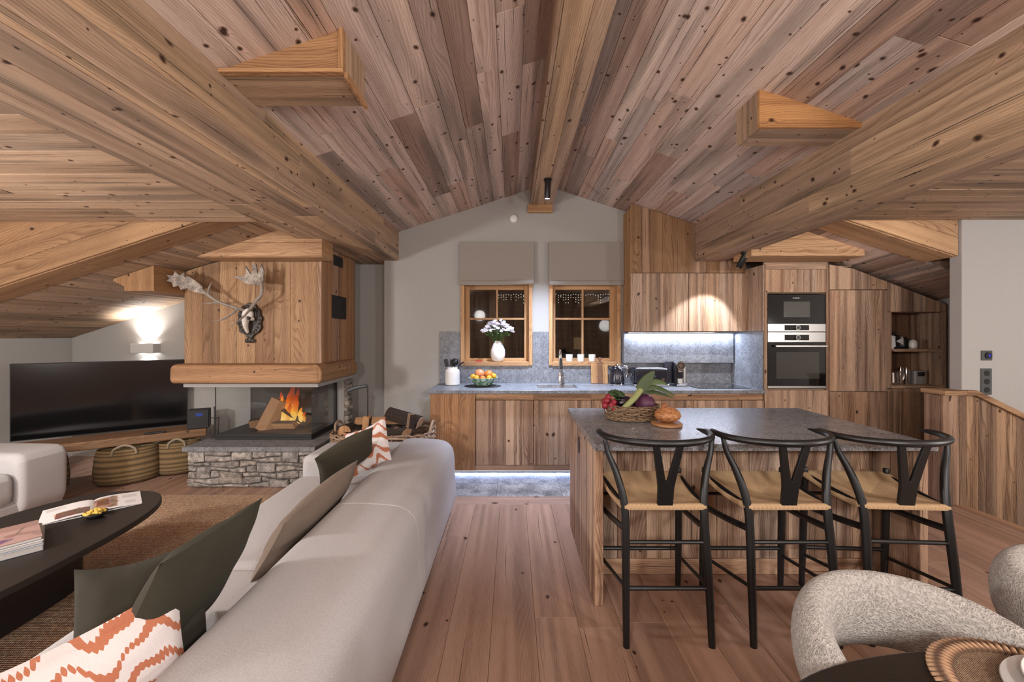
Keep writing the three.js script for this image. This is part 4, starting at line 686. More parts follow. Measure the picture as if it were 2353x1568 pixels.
// ---------------------------------------------------------------- fireplace
const stoneMats = [[0.86, 0.81, 0.78], [0.98, 0.93, 0.89], [0.68, 0.65, 0.63], [1, 0.97, 0.93], [0.86, 0.8, 0.74], [0.76, 0.74, 0.74]].map((c) => std({ color: col(...c), map: rep(T_STONE, 1), bumpMap: T_STONE, bumpScale: 0.006, roughness: 0.9 }));
function ledgeWall(t, P, n, W, H, ld, seed) {                         // P(x, y) gives a point of the face
  const r = rng(seed), rows = [0, 0.04, 0.095, 0.15, 0.2, 0.245, 0.295, H], wav = (k, x) => rows[k] + (k > 0 && k < 7 ? 0.011 * Math.sin(x * 7 + k * 2.1) + 0.006 * Math.sin(x * 17 + k) : 0);
  const taken = [];
  const put = (x0, x1, k0, k1) => {
    const g = 0.004, q = [], m = 4, tl = (r() - 0.5) * 0.012;
    for (let i = 0; i <= m; i++) { const x = lerp(x0 + g, x1 - g, i / m) + (i === 0 ? tl : 0); q.push([x, wav(k0, x) + g + (i === 0 || i === m ? r() * 0.008 : r() * 0.003)]); }
    for (let i = m; i >= 0; i--) { const x = lerp(x0 + g, x1 - g, i / m) - (i === m ? tl : 0); q.push([x, wav(k1, x) - g - (i === 0 || i === m ? r() * 0.008 : r() * 0.003)]); }
    const lift = r() * 0.018;
    part(t, 'stone', slab(q.map(([x, y]) => P(x, y).addScaledVector(n, lift)), n, 0.05 + lift, 0.007, ld, 0.4, 0.4, 0.004), stoneMats[Math.floor(r() * stoneMats.length)]);
  };
  const tall = [[0.0, 0.16, 5, 7], [0.42, 0.62, 5, 7], [0.78, 0.97, 0, 2], [0.3, 0.52, 1, 3], [0.66, 0.84, 3, 5], [0.9, 1.06, 5, 7], [0.08, 0.22, 2, 4]].filter((q) => q[1] < W);
  tall.forEach((q) => { put(...q); taken.push(q); });
  for (let k = 0; k < 7; k++) {
    let x = 0; while (x < W - 0.03) {
      const hit = taken.find((q) => q[2] <= k && q[3] > k && x >= q[0] - 1e-6 && x < q[1] - 1e-6); if (hit) { x = hit[1]; continue; }
      const nxt = Math.min(W, ...taken.filter((q) => q[2] <= k && q[3] > k && q[0] > x).map((q) => q[0]));
      let l = 0.11 + r() * 0.2; if (nxt - x - l < 0.07) l = nxt - x; put(x, x + l, k, k + 1); x += l;
    }
  }
}
{
  const t = thing('fireplace', 'corner fireplace with ledge stone base timber mantel and board clad hood', 'fireplace');
  const X0 = -3.1, X1 = -1.885, Z1 = -3.81;
  part(t, 'mortar_core', boxAB([X0 + 0.02, 0, -4.79], [X1 - 0.02, 0.345, Z1 - 0.02], 0), std({ color: col(0.17, 0.16, 0.15), roughness: 1 }));
  ledgeWall(t, (x, y) => V(X0 + x, y, Z1), V(0, 0, 1), X1 - X0, 0.345, V(1, 0, 0), 31); ledgeWall(t, (x, y) => V(X1, y, Z1 - x), V(1, 0, 0), 0.9, 0.345, V(0, 0, 1), 37); ledgeWall(t, (x, y) => V(X0, y, -4.75 + x), V(-1, 0, 0), 0.94, 0.345, V(0, 0, 1), 41);
  part(t, 'hearth_slab', muv(boxAB([X0 - 0.04, 0.347, -4.795], [X1 + 0.01, 0.392, Z1 + 0.025], 0.004), 0, 0.5, 0.5), std({ color: col(0.78, 0.77, 0.77), map: T_GRANITE, bumpMap: T_GRANITE, bumpScale: 0.0006, roughness: 0.6 }));
  // fire box: steel frame, three panes, fireclay back
  const fx0 = -3.035, fx1 = -2.05, fz1 = -4.07, fz0 = -4.62, yb = 0.393, yt = 0.945;
  part(t, 'steel_base', merge([boxAB([fx0, yb, fz0], [fx1, yb + 0.05, fz1], 0.003), boxAB([fx0 + 0.02, yb, fz0], [fx1 + 0.012, yb + 0.022, fz1 + 0.02], 0.002)]), M.blackMatt);
  part(t, 'steel_frame', merge([boxAB([fx0, yb, fz1 - 0.006], [fx0 + 0.006, yt, fz1 + 0.001]), boxAB([fx1 - 0.02, yb, fz0 - 0.02], [fx1 + 0.012, yt, fz0 + 0.012]), boxAB([fx0, yb, fz0 - 0.02], [fx0 + 0.02, yt, fz0]), boxAB([fx0, yt - 0.012, fz1 - 0.012], [fx1, yt, fz1 + 0.004]), boxAB([fx1 - 0.01, yt - 0.012, fz0], [fx1 + 0.004, yt, fz1])]), M.blackMatt);
  part(t, 'front_pane', boxAB([fx0 + 0.007, yb + 0.052, fz1 - 0.004], [fx1 - 0.003, yt - 0.013, fz1], 0), M.glass); part(t, 'side_pane', boxAB([fx1 - 0.004, yb + 0.052, fz0 + 0.013], [fx1, yt - 0.013, fz1 - 0.005], 0), M.glass); part(t, 'side_pane', boxAB([fx0, yb + 0.052, fz0 + 0.001], [fx0 + 0.004, yt - 0.013, fz1 - 0.008], 0), M.glass);
  const clay = std({ color: col(0.055, 0.048, 0.043), roughness: 0.9 });
  part(t, 'fire_back', boxAB([fx0 + 0.02, yb + 0.05, fz0 - 0.02], [fx1 - 0.02, yt, fz0 - 0.002], 0), clay);
  part(t, 'smoke_baffle', at(new THREE.BoxGeometry(0.6, 0.015, 0.36).rotateX(-0.5), -2.5, 0.88, -4.43), clay);
  part(t, 'hood_soffit', boxAB([-3.22, 0.947, -4.79], [-1.9, 0.999, -3.9], 0.003), std({ color: col(0.4, 0.38, 0.36), roughness: 0.8 }));
  part(t, 'rear_pier', muv(boxAB([-2.9, 0.393, -4.795], [-1.96, 0.946, -4.645], 0.003), 1), std({ color: col(0.5, 0.48, 0.46), map: T_PLASTER, roughness: 0.9 }));
  for (let k = 0; k < 9; k++) { const y = 0.395 + k * 0.061; part(t, 'stone', slab([V(-1.958, y, -4.645), V(-1.958, y + 0.057, -4.65), V(-1.958, y + 0.055, -4.79), V(-1.958, y + 0.002, -4.79)].map((p) => p.add(V(0.04 + rand(0, 0.015), 0, 0))), V(1, 0, 0), 0.05, 0.008, V(0, 0, 1), 0.4, 0.4, 0.003), stoneMats[k % 6]); }
  // mantel: thick timber with softened, slightly wavy edges
  const prof = (z0, z1) => { const y0 = 1.0, y1 = 1.178; return [[-z1, y0 + 0.02], [-z1 + 0.012, y0], [-z0 - 0.05, y0], [-z0, y0], [-z0, y1], [-z0 - 0.05, y1], [-z1 + 0.06, y1], [-z1 + 0.025, y1 - 0.006], [-z1 + 0.004, y1 - 0.03], [-z1, y1 - 0.06], [-z1 - 0.003, y1 - 0.1]]; };
  const mg = puff(prof(-3.95, -3.78), 0, 1.45, 0.05, 6, 0.03, 24); mg.rotateY(Math.PI / 2); mg.translate(-3.27, 0, 0);
  const mgB = mg; { mgB.computeBoundingBox(); }
  part(t, 'mantel_beam', muv(mg, 0, 0.8, 3.2), wood('honey', [0.66, 0.53, 0.41], 0.7, 0.003));
  const pr2 = [[-1.9, 1.0], [-1.84, 1.0], [-1.818, 1.03], [-1.812, 1.08], [-1.82, 1.13], [-1.85, 1.17], [-1.9, 1.178]];
  part(t, 'mantel_return', muv(puff(pr2, -4.68, -3.79, 0.02, 4, 0.02, 16), 2, 0.8, 3.2), wood('honey', [0.6, 0.5, 0.41], 0.7, 0.003));
  part(t, 'mantel_return', muv(boxAB([-3.265, 1.002, -4.78], [-3.2, 1.175, -3.96], 0.02), 2, 0.8, 3.2), wood('honey', [0.74, 0.58, 0.42], 0.6, 0.002));
  // hood
  const hz = -3.93, hx0 = -3.235, hx1 = -1.885, ty = (x) => Math.min(2.188, roofY(x) - 0.012);
  { const s = new THREE.Shape(); [[hx0 + 0.022, 1.17], [hx1 - 0.022, 1.17], [hx1 - 0.022, 2.186], [-2.95, 2.165], [hx0 + 0.022, ty(hx0) - 0.01]].forEach((p, i) => i ? s.lineTo(...p) : s.moveTo(...p)); part(t, 'hood_core', at(new THREE.ExtrudeGeometry(s, { depth: 0.83, bevelEnabled: false }), 0, 0, -4.785), RAW_BOARD); }
  let x = hx0; while (x < hx1 - 0.03) {
    let k = rand(0.13, 0.2); if (hx1 - 0.04 - x - k < 0.08) k = hx1 - 0.04 - x; if (k <= 0.01) break;
    part(t, 'hood_board', slab([V(x + 0.001, 1.165, hz), V(x + k - 0.001, 1.165, hz), V(x + k - 0.001, ty(x + k), hz), V(x + 0.001, ty(x), hz)], V(0, 0, 1), 0.02, 0.0025, V(0, 1, 0)), W_HOOD()); x += k;
  }
  part(t, 'corner_post', muv(boxAB([hx1 - 0.04, 1.165, hz - 0.02], [hx1 + 0.004, 2.186, hz + 0.006], 0.003), 1, 0.8, 3.2), wood('old', [0.84, 0.7, 0.6]));
  planks(t, 'hood_board', V(hx1, 1.165, hz - 0.02), V(hx1, 2.35, hz - 0.02), V(hx1, 2.35, -4.79), V(hx1, 1.165, -4.79), [1, 0, 0], pick([wood('old', [0.7, 0.54, 0.42]), wood('old', [0.62, 0.48, 0.38]), wood('honey', [0.66, 0.52, 0.4])]), { w: [0.14, 0.24], L: [2, 3] });
  // vents on the right cheek of the hood
  part(t, 'vent_frame', merge([boxAB([hx1, 1.865, -4.5], [hx1 + 0.012, 1.89, -4.16]), boxAB([hx1, 2.085, -4.5], [hx1 + 0.012, 2.11, -4.16]), boxAB([hx1, 1.89, -4.5], [hx1 + 0.012, 2.085, -4.47]), boxAB([hx1, 1.89, -4.19], [hx1 + 0.012, 2.085, -4.16])].map((g) => g.translate(0, -0.23, 0))), M.iron, 'dark metal frame'); part(t, 'vent_grille', boxAB([hx1, 1.66, -4.47], [hx1 + 0.006, 1.855, -4.19], 0), M.blackMatt);
  part(t, 'vent_grille', boxAB([hx1, 2.2, -4.42], [hx1 + 0.008, 2.31, -4.2], 0.002), M.blackMatt);
}
// fire: logs and flames
const BARK = std({ color: col(0.16, 0.11, 0.08), map: rep(T_STONE, 3), bumpMap: rep(T_STONE, 3), bumpScale: 0.01, roughness: 1 });
function splitLog(label, L, r, wedge, pos, dir, mat, spin = 0, group) {      // quarter or half round log with bark on its curved side
  const t = thing('firewood_log', label, 'log', pos, 0, group), n = 7, pts = [[0, 0]];
  for (let i = 0; i <= n; i++) { const a = i / n * wedge; pts.push([Math.cos(a) * r * (1 + 0.08 * Math.sin(i * 2.3 + L * 9)), Math.sin(a) * r]); }
  const cx = r * 0.42 * Math.cos(wedge / 2), cy = r * 0.42 * Math.sin(wedge / 2);
  const g = at(extrude(pts.map((p) => [p[0] - cx, p[1] - cy]), L, 0.004), 0, 0, -L / 2);
  part(t, 'heartwood', muv(g, 2, 0.8, 3.2), mat);
  const bp = []; for (let i = 0; i <= n; i++) { const a = i / n * wedge; bp.push([(Math.cos(a) * r - cx) * 1.0, Math.sin(a) * r - cy]); } for (let i = n; i >= 0; i--) { const a = i / n * wedge, q = r + 0.011 + 0.003 * Math.sin(i * 5); bp.push([Math.cos(a) * q - cx, Math.sin(a) * q - cy]); }
  part(t, 'bark', muv(at(extrude(bp, L - 0.01, 0.002), 0, 0, -L / 2 + 0.005), 2, 0.3, 0.3), BARK);
  const z = V(...dir).normalize(), up = Math.abs(z.y) > 0.8 ? V(1, 0, 0) : V(0, 1, 0), x = up.cross(z).normalize(), y = z.clone().cross(x);
  t.quaternion.setFromRotationMatrix(new THREE.Matrix4().makeBasis(x, y, z)); t.rotateZ(spin); return t;
}
const LOG_A = wood('honey', [0.8, 0.64, 0.46]), LOG_B = wood('honey', [0.62, 0.48, 0.36]), LOG_C = wood('old', [0.6, 0.5, 0.4]);
splitLog('split log leaning up into the flames in the fireplace', 0.36, 0.1, 2.3, [-2.58, 0.585, -4.3], [0.42, 0.88, -0.1], LOG_B, 2.4);
splitLog('split log lying flat to the left behind the burning log', 0.3, 0.08, 1.6, [-2.72, 0.488, -4.4], [1, 0.12, -0.25], LOG_B, 0.3);
splitLog('short split log lying flat under the flames', 0.24, 0.065, 1.7, [-2.45, 0.482, -4.29], [1, 0.03, 0.12], LOG_A, 0.4);
splitLog('charred log leaning right under the flames', 0.3, 0.06, 2.2, [-2.38, 0.55, -4.37], [-0.8, 0.6, 0.1], std({ color: col(0.05, 0.04, 0.035), roughness: 1 }), 0.5);
{
  const t = thing('flames', 'tall orange and yellow flames rising from the burning logs', 'fire', [-2.43, 0.5, -4.36]); t.scale.set(1.12, 1.15, 1);
  const grad = (stops) => { const tx = dataTex(8, 64, (u, v) => { let i = 0; while (i < stops.length - 2 && v > stops[i + 1][0]) i++; const a = stops[i], b = stops[i + 1], k = clamp((v - a[0]) / (b[0] - a[0]), 0, 1), e = 1 - 0.12 * Math.abs(u - 0.5) * 2; return [lerp(a[1], b[1], k) * e, lerp(a[2], b[2], k) * e, lerp(a[3], b[3], k) * e]; }); tx.wrapS = tx.wrapT = THREE.ClampToEdgeWrapping; return tx; };
  const fm = (stops, k) => std({ color: 0x000000, emissive: 0xffffff, emissiveMap: grad(stops), emissiveIntensity: k, roughness: 1, transparent: true, opacity: 0.86, side: THREE.DoubleSide });
  const F1 = fm([[0, 255, 200, 110], [0.35, 255, 170, 50], [0.7, 240, 100, 14], [1, 170, 40, 4]], 1.5), F2 = fm([[0, 255, 160, 40], [0.5, 235, 95, 14], [1, 120, 26, 4]], 1.1), F3 = fm([[0, 255, 214, 130], [0.6, 255, 190, 70], [1, 240, 120, 20]], 1.9);
  const tongue = (name, x, z, h, w, lean, ph, m) => {
    const pts = []; for (let i = 0; i <= 5; i++) { const q = i / 5; pts.push([x + lean * q + Math.sin(q * 5 + ph) * 0.022 * q, h * q, z + Math.cos(q * 4 + ph) * 0.012]); }
    const g = sweep(pts, (q) => { const k = Math.pow(Math.sin(Math.PI * Math.min(1, q * 0.8 + 0.2)), 0.9) * (1 - q * 0.25) * (1 + 0.16 * Math.sin(q * 13 + ph)) + 0.002; return [w * k, w * 0.35 * k]; }, 22, 10, [0, 0, 1]);
    const p = g.attributes.position, uv = g.attributes.uv; for (let i = 0; i < p.count; i++) uv.setY(i, clamp(p.getY(i) / h, 0.01, 0.99)); part(t, name, g, m);
  };
  tongue('flame', -0.09, 0, 0.3, 0.045, 0.02, 0.4, F1); tongue('flame', -0.02, -0.03, 0.4, 0.05, 0.05, 2, F2); tongue('flame', 0.06, 0.0, 0.26, 0.036, -0.01, 4.1, F1); tongue('flame', -0.05, 0.02, 0.22, 0.034, 0.01, 5.2, F3); tongue('flame', 0.1, 0.03, 0.15, 0.03, 0.04, 1.1, F3); tongue('flame', 0.02, 0.03, 0.2, 0.03, -0.02, 3.3, F1); tongue('flame', -0.12, 0.03, 0.17, 0.02, -0.01, 0.2, F2); tongue('flame', 0.0, 0.04, 0.31, 0.04, 0.02, 1.6, F1); tongue('flame', -0.06, 0.045, 0.27, 0.03, 0.0, 2.7, F3); tongue('flame', 0.04, 0.05, 0.16, 0.035, 0.03, 0.9, F3); tongue('flame', 0.13, 0.02, 0.11, 0.025, 0.03, 2.2, F1); tongue('flame', 0.03, -0.02, 0.36, 0.03, 0.03, 3.9, F2);
  const l = new THREE.PointLight(new THREE.Color(1, 0.5, 0.16), 2.2, 0, 2); l.castShadow = true; l.shadow.radius = 3; l.position.set(0, 0.14, 0); t.add(l);
}
{ // trophy: carved plaque, skull, palmate antlers
  const t = thing('antler_trophy', 'fallow deer skull with palmate antlers on a dark carved plaque', 'trophy', [-2.574, 1.567, -3.93]);
  const pl = []; for (let i = 0; i < 60; i++) { const a = i / 60 * Math.PI * 2, y = Math.sin(a), k = y < -0.55 ? lerp(1, 0.42, sstep(0.55, 0.85, -y)) : 1; const sc = 1 + 0.06 * Math.sin(i * Math.PI / 2.5); pl.push([Math.cos(a) * 0.112 * k * sc, y * 0.165 * (y < 0 ? 1.12 : 1) * (1 + 0.03 * Math.sin(i * 1.3)) + 0.035]); }
  part(t, 'plaque', at(extrude(pl, 0.02, 0.006), 0, 0, 0.004), std({ color: col(0.03, 0.02, 0.015), roughness: 0.5 }));
  const rim = []; for (let i = 0; i < 22; i++) { const a = i / 22 * Math.PI * 2; rim.push(at(new THREE.SphereGeometry(0.014, 10, 8), Math.cos(a) * 0.1, Math.sin(a) * 0.135 + 0.04, 0.026)); } for (const [x, y, r] of [[0, -0.155, 0.03], [-0.03, -0.165, 0.02], [0.03, -0.165, 0.02], [0, -0.125, 0.022]]) rim.push(at(new THREE.SphereGeometry(r, 12, 8).scale(1, 1, 0.6), x, y, 0.02));
  part(t, 'carved_leaves', merge(rim), std({ color: col(0.026, 0.018, 0.013), roughness: 0.5 }));
  const bone = std({ color: col(0.66, 0.61, 0.55), roughness: 0.7 }), horn = std({ color: col(0.86, 0.78, 0.72), map: rep(T_STONE, 2), bumpMap: T_STONE, bumpScale: 0.004, roughness: 0.75 });
  part(t, 'skull', merge([at(new THREE.SphereGeometry(0.062, 24, 16).scale(0.86, 1, 0.62), 0, 0.09, 0.05), sweep([[0, 0.07, 0.075], [0, 0.0, 0.085], [0, -0.05, 0.07], [0, -0.085, 0.05]], (q) => [lerp(0.046, 0.013, q), lerp(0.03, 0.012, q)], 16, 14), at(new THREE.SphereGeometry(0.02, 12, 10), -0.05, 0.05, 0.06), at(new THREE.SphereGeometry(0.02, 12, 10), 0.05, 0.05, 0.06)]), bone);
  const dk = std({ color: col(0.04, 0.032, 0.028), roughness: 0.9 }); part(t, 'eye_socket', at(new THREE.SphereGeometry(0.016, 12, 10), -0.034, 0.055, 0.09), dk); part(t, 'eye_socket', at(new THREE.SphereGeometry(0.016, 12, 10), 0.034, 0.055, 0.09), dk);
  const palm = (pts, z) => at(extrude(pts, 0.012, 0.005), 0, 0, z);
  const tine = (pts, r) => sweep(pts, (q) => lerp(r, 0.003, q * q), 16, 8);
  part(t, 'antler', merge([sweep([[-0.035, 0.135, 0.06], [-0.1, 0.165, 0.13], [-0.19, 0.205, 0.18], [-0.27, 0.265, 0.2], [-0.34, 0.325, 0.205]], (q) => lerp(0.017, 0.014, q), 28, 10), tine([[-0.06, 0.15, 0.09], [-0.1, 0.07, 0.17], [-0.155, 0.03, 0.21], [-0.24, 0.03, 0.2]], 0.011), tine([[-0.27, 0.265, 0.2], [-0.24, 0.33, 0.23], [-0.205, 0.385, 0.24]], 0.01), tine([[-0.18, 0.2, 0.18], [-0.26, 0.19, 0.2], [-0.32, 0.185, 0.2]], 0.008),
    palm([[-0.3, 0.275], [-0.33, 0.35], [-0.4, 0.405], [-0.46, 0.44], [-0.485, 0.425], [-0.5, 0.47], [-0.535, 0.445], [-0.575, 0.485], [-0.59, 0.445], [-0.66, 0.455], [-0.62, 0.42], [-0.655, 0.4], [-0.6, 0.385], [-0.59, 0.345], [-0.54, 0.36], [-0.52, 0.32], [-0.46, 0.335], [-0.4, 0.3], [-0.35, 0.29]], 0.195)]), horn);
  part(t, 'antler', merge([sweep([[0.035, 0.135, 0.06], [0.09, 0.16, 0.13], [0.165, 0.215, 0.18], [0.225, 0.27, 0.2], [0.235, 0.35, 0.21], [0.215, 0.42, 0.205]], (q) => lerp(0.017, 0.014, q), 28, 10), tine([[0.05, 0.14, 0.09], [0.03, 0.05, 0.18], [-0.01, 0.0, 0.23], [-0.035, -0.03, 0.24]], 0.01), tine([[0.165, 0.215, 0.18], [0.21, 0.2, 0.22], [0.24, 0.21, 0.22]], 0.009),
    palm([[0.235, 0.36], [0.245, 0.43], [0.25, 0.5], [0.225, 0.555], [0.215, 0.49], [0.195, 0.46], [0.175, 0.555], [0.15, 0.56], [0.155, 0.49], [0.13, 0.455], [0.085, 0.53], [0.09, 0.465], [0.07, 0.435], [-0.02, 0.44], [0.05, 0.4], [0.09, 0.375], [0.15, 0.37], [0.2, 0.37]], 0.195)]), horn);
}
{ // fire irons on the hearth left of the glass
  const t = thing('fire_tools', 'slim black fire iron stand left of the fireplace glass', 'fire tools', [-3.075, 0.392, -4.12]);
  part(t, 'stand', merge([rod([0, 0, 0], [0, 0.31, 0], 0.005), at(new THREE.CylinderGeometry(0.03, 0.032, 0.01, 20), 0, 0.005, 0), rod([-0.055, 0.21, 0], [0.055, 0.21, 0], 0.004), at(new THREE.SphereGeometry(0.012, 12, 10), 0, 0.315, 0)]), M.iron);
  part(t, 'poker', rod([-0.045, 0.03, 0.008], [-0.05, 0.22, 0.008], 0.004), M.iron); part(t, 'brush', merge([rod([0.04, 0.03, 0.008], [0.045, 0.22, 0.008], 0.004), at(new THREE.CylinderGeometry(0.008, 0.012, 0.06, 10), 0.04, 0.05, 0.008)]), M.iron);
}
// ---------------------------------------------------------------- television corner
const TVA = Math.atan2(0.566, 0.824);
{
  const t = thing('television', 'large black flat television standing at an angle in the left corner', 'television', [-4.39, 0.79, -4.315], TVA);
  part(t, 'housing', box(1.362, 0.768, 0.035, 0.006), M.blackMatt); part(t, 'screen', at(box(1.346, 0.752, 0.004, 0.001), 0, 0, 0.0175), phy({ color: col(0.004, 0.004, 0.005), roughness: 0.14, clearcoat: 0.4, clearcoatRoughness: 0.1 }));
  part(t, 'wall_arm', merge([at(box(0.3, 0.25, 0.03), 0, 0, -0.03), at(box(0.06, 0.1, 0.5), 0, 0, -0.27)]), M.blackMatt);
}
{
  const t = thing('bench_shelf', 'thick raw timber bench shelf under the television', 'bench', [-4.0, 0, -3.92], Math.atan2(0.61, 0.83));
  part(t, 'shelf_board', muv(at(box(1.66, 0.085, 0.34, 0.012), -0.04, 0.388, -0.17), 0, 0.8, 3.2), wood('honey', [0.42, 0.33, 0.25], 0.6, 0.002));
  for (const x of [-0.78, 0.7]) part(t, 'bracket', at(box(0.04, 0.34, 0.06, 0.004), x, 0.172, -0.26), M.iron);
}
{
  const t = thing('speaker', 'small black cube speaker with a blue display on the bench end', 'speaker', [-3.47, 0.431, -4.42], 0.5);
  part(t, 'body', at(box(0.19, 0.205, 0.15, 0.008), 0, 0.1035, 0), M.blackMatt); part(t, 'display', at(box(0.06, 0.035, 0.003, 0.001), 0.01, 0.155, 0.0755), std({ color: col(0.01, 0.01, 0.02), emissive: col(0.1, 0.16, 0.7), emissiveIntensity: 0.5, roughness: 0.2 }));
}
single('remote_control', at(box(0.17, 0.018, 0.045, 0.006).rotateY(0.63), -3.72, 0.441, -4.15), M.blackMatt, 'flat black remote control on the bench beside the speaker', 'remote');
{ // sconce washing the wall up and down
  const t = thing('wall_sconce', 'white box wall sconce washing light up and down above the television', 'wall light', [-4.37, 1.3, BACK]);
  part(t, 'housing', merge([at(box(0.27, 0.11, 0.008), 0, 0, 0.1), at(box(0.008, 0.11, 0.1), -0.131, 0, 0.05), at(box(0.008, 0.11, 0.1), 0.131, 0, 0.05), at(box(0.1, 0.1, 0.02), 0, 0, 0.01)]), std({ color: col(0.6, 0.58, 0.56), roughness: 0.6 }));
  const em = std({ color: col(0.9, 0.9, 0.9), emissive: NEUT, emissiveIntensity: 18, roughness: 0.4 });
  for (const s of [1, -1]) {
    part(t, 'lamp_face', new THREE.PlaneGeometry(0.2, 0.06).rotateX(-s * Math.PI / 2).translate(0, s * 0.03, 0.055), em);
    const l = new THREE.SpotLight(NEUT, s > 0 ? 11 : 7, 0, 1.0, 0.55, 2); l.castShadow = true; l.shadow.radius = 2.5; l.position.set(0, s * 0.034, 0.06); l.target.position.set(0, s * 2, 0.03); t.add(l, l.target);
  }
}
// woven grass baskets under the bench
const T_GRASS = dataTex(256, 256, (u, v) => { const row = v * 24, f = row - Math.floor(row), s = Math.sin((u * 40 + (Math.floor(row) % 2) * 0.5) * 6.2832); const k = (0.55 + 0.45 * Math.sin(f * Math.PI)) * (0.85 + 0.12 * s) + (nG2(u * 256, v * 256) - 0.5) * 0.22; return [186 * k, 158 * k, 116 * k]; });
const M_GRASS = std({ color: col(0.8, 0.75, 0.68), map: rep(T_GRASS, 6, 1), bumpMap: rep(T_GRASS, 6, 1), bumpScale: 0.006, roughness: 1, side: THREE.DoubleSide });
function grassBasket(label, x, z, r, h, turn) {
  const t = thing('grass_basket', label, 'basket', [x, 0.002, z], turn);
  part(t, 'body', lathe([[0.01, 0.006], [r * 0.85, 0.005], [r * 0.97, 0.04], [r, h * 0.4], [r * 0.95, h * 0.8], [r * 0.88, h], [r * 0.86, h], [r * 0.93, h * 0.78], [r * 0.97, h * 0.4], [r * 0.94, 0.045], [0.01, 0.012]], 40).scale(1, 1, 0.72), M_GRASS);
  for (const s of [1, -1]) part(t, 'handle', sweep([[-r * 0.36, h * 0.86, s * r * 0.62], [-r * 0.3, h * 1.02, s * r * 0.63], [0, h * 1.12, s * r * 0.6], [r * 0.3, h * 1.02, s * r * 0.63], [r * 0.36, h * 0.86, s * r * 0.62]], () => 0.011, 24, 8), std({ color: col(0.3, 0.24, 0.17), roughness: 1 }));
}
grassBasket('woven grass basket half hidden behind the corner sofa arm', -4.36, -3.68, 0.19, 0.33, 0.6);
grassBasket('wide woven grass basket in the middle below the timber bench', -3.84, -3.98, 0.25, 0.345, 0.6);
grassBasket('woven grass basket below the bench next to the stone fireplace base', -3.54, -4.24, 0.2, 0.335, 0.5);
single('charger_plug', at(box(0.05, 0.04, 0.03, 0.004), -3.43, 0.28, -4.77), M.white, 'small white plug on the wall below the bench end', 'plug');
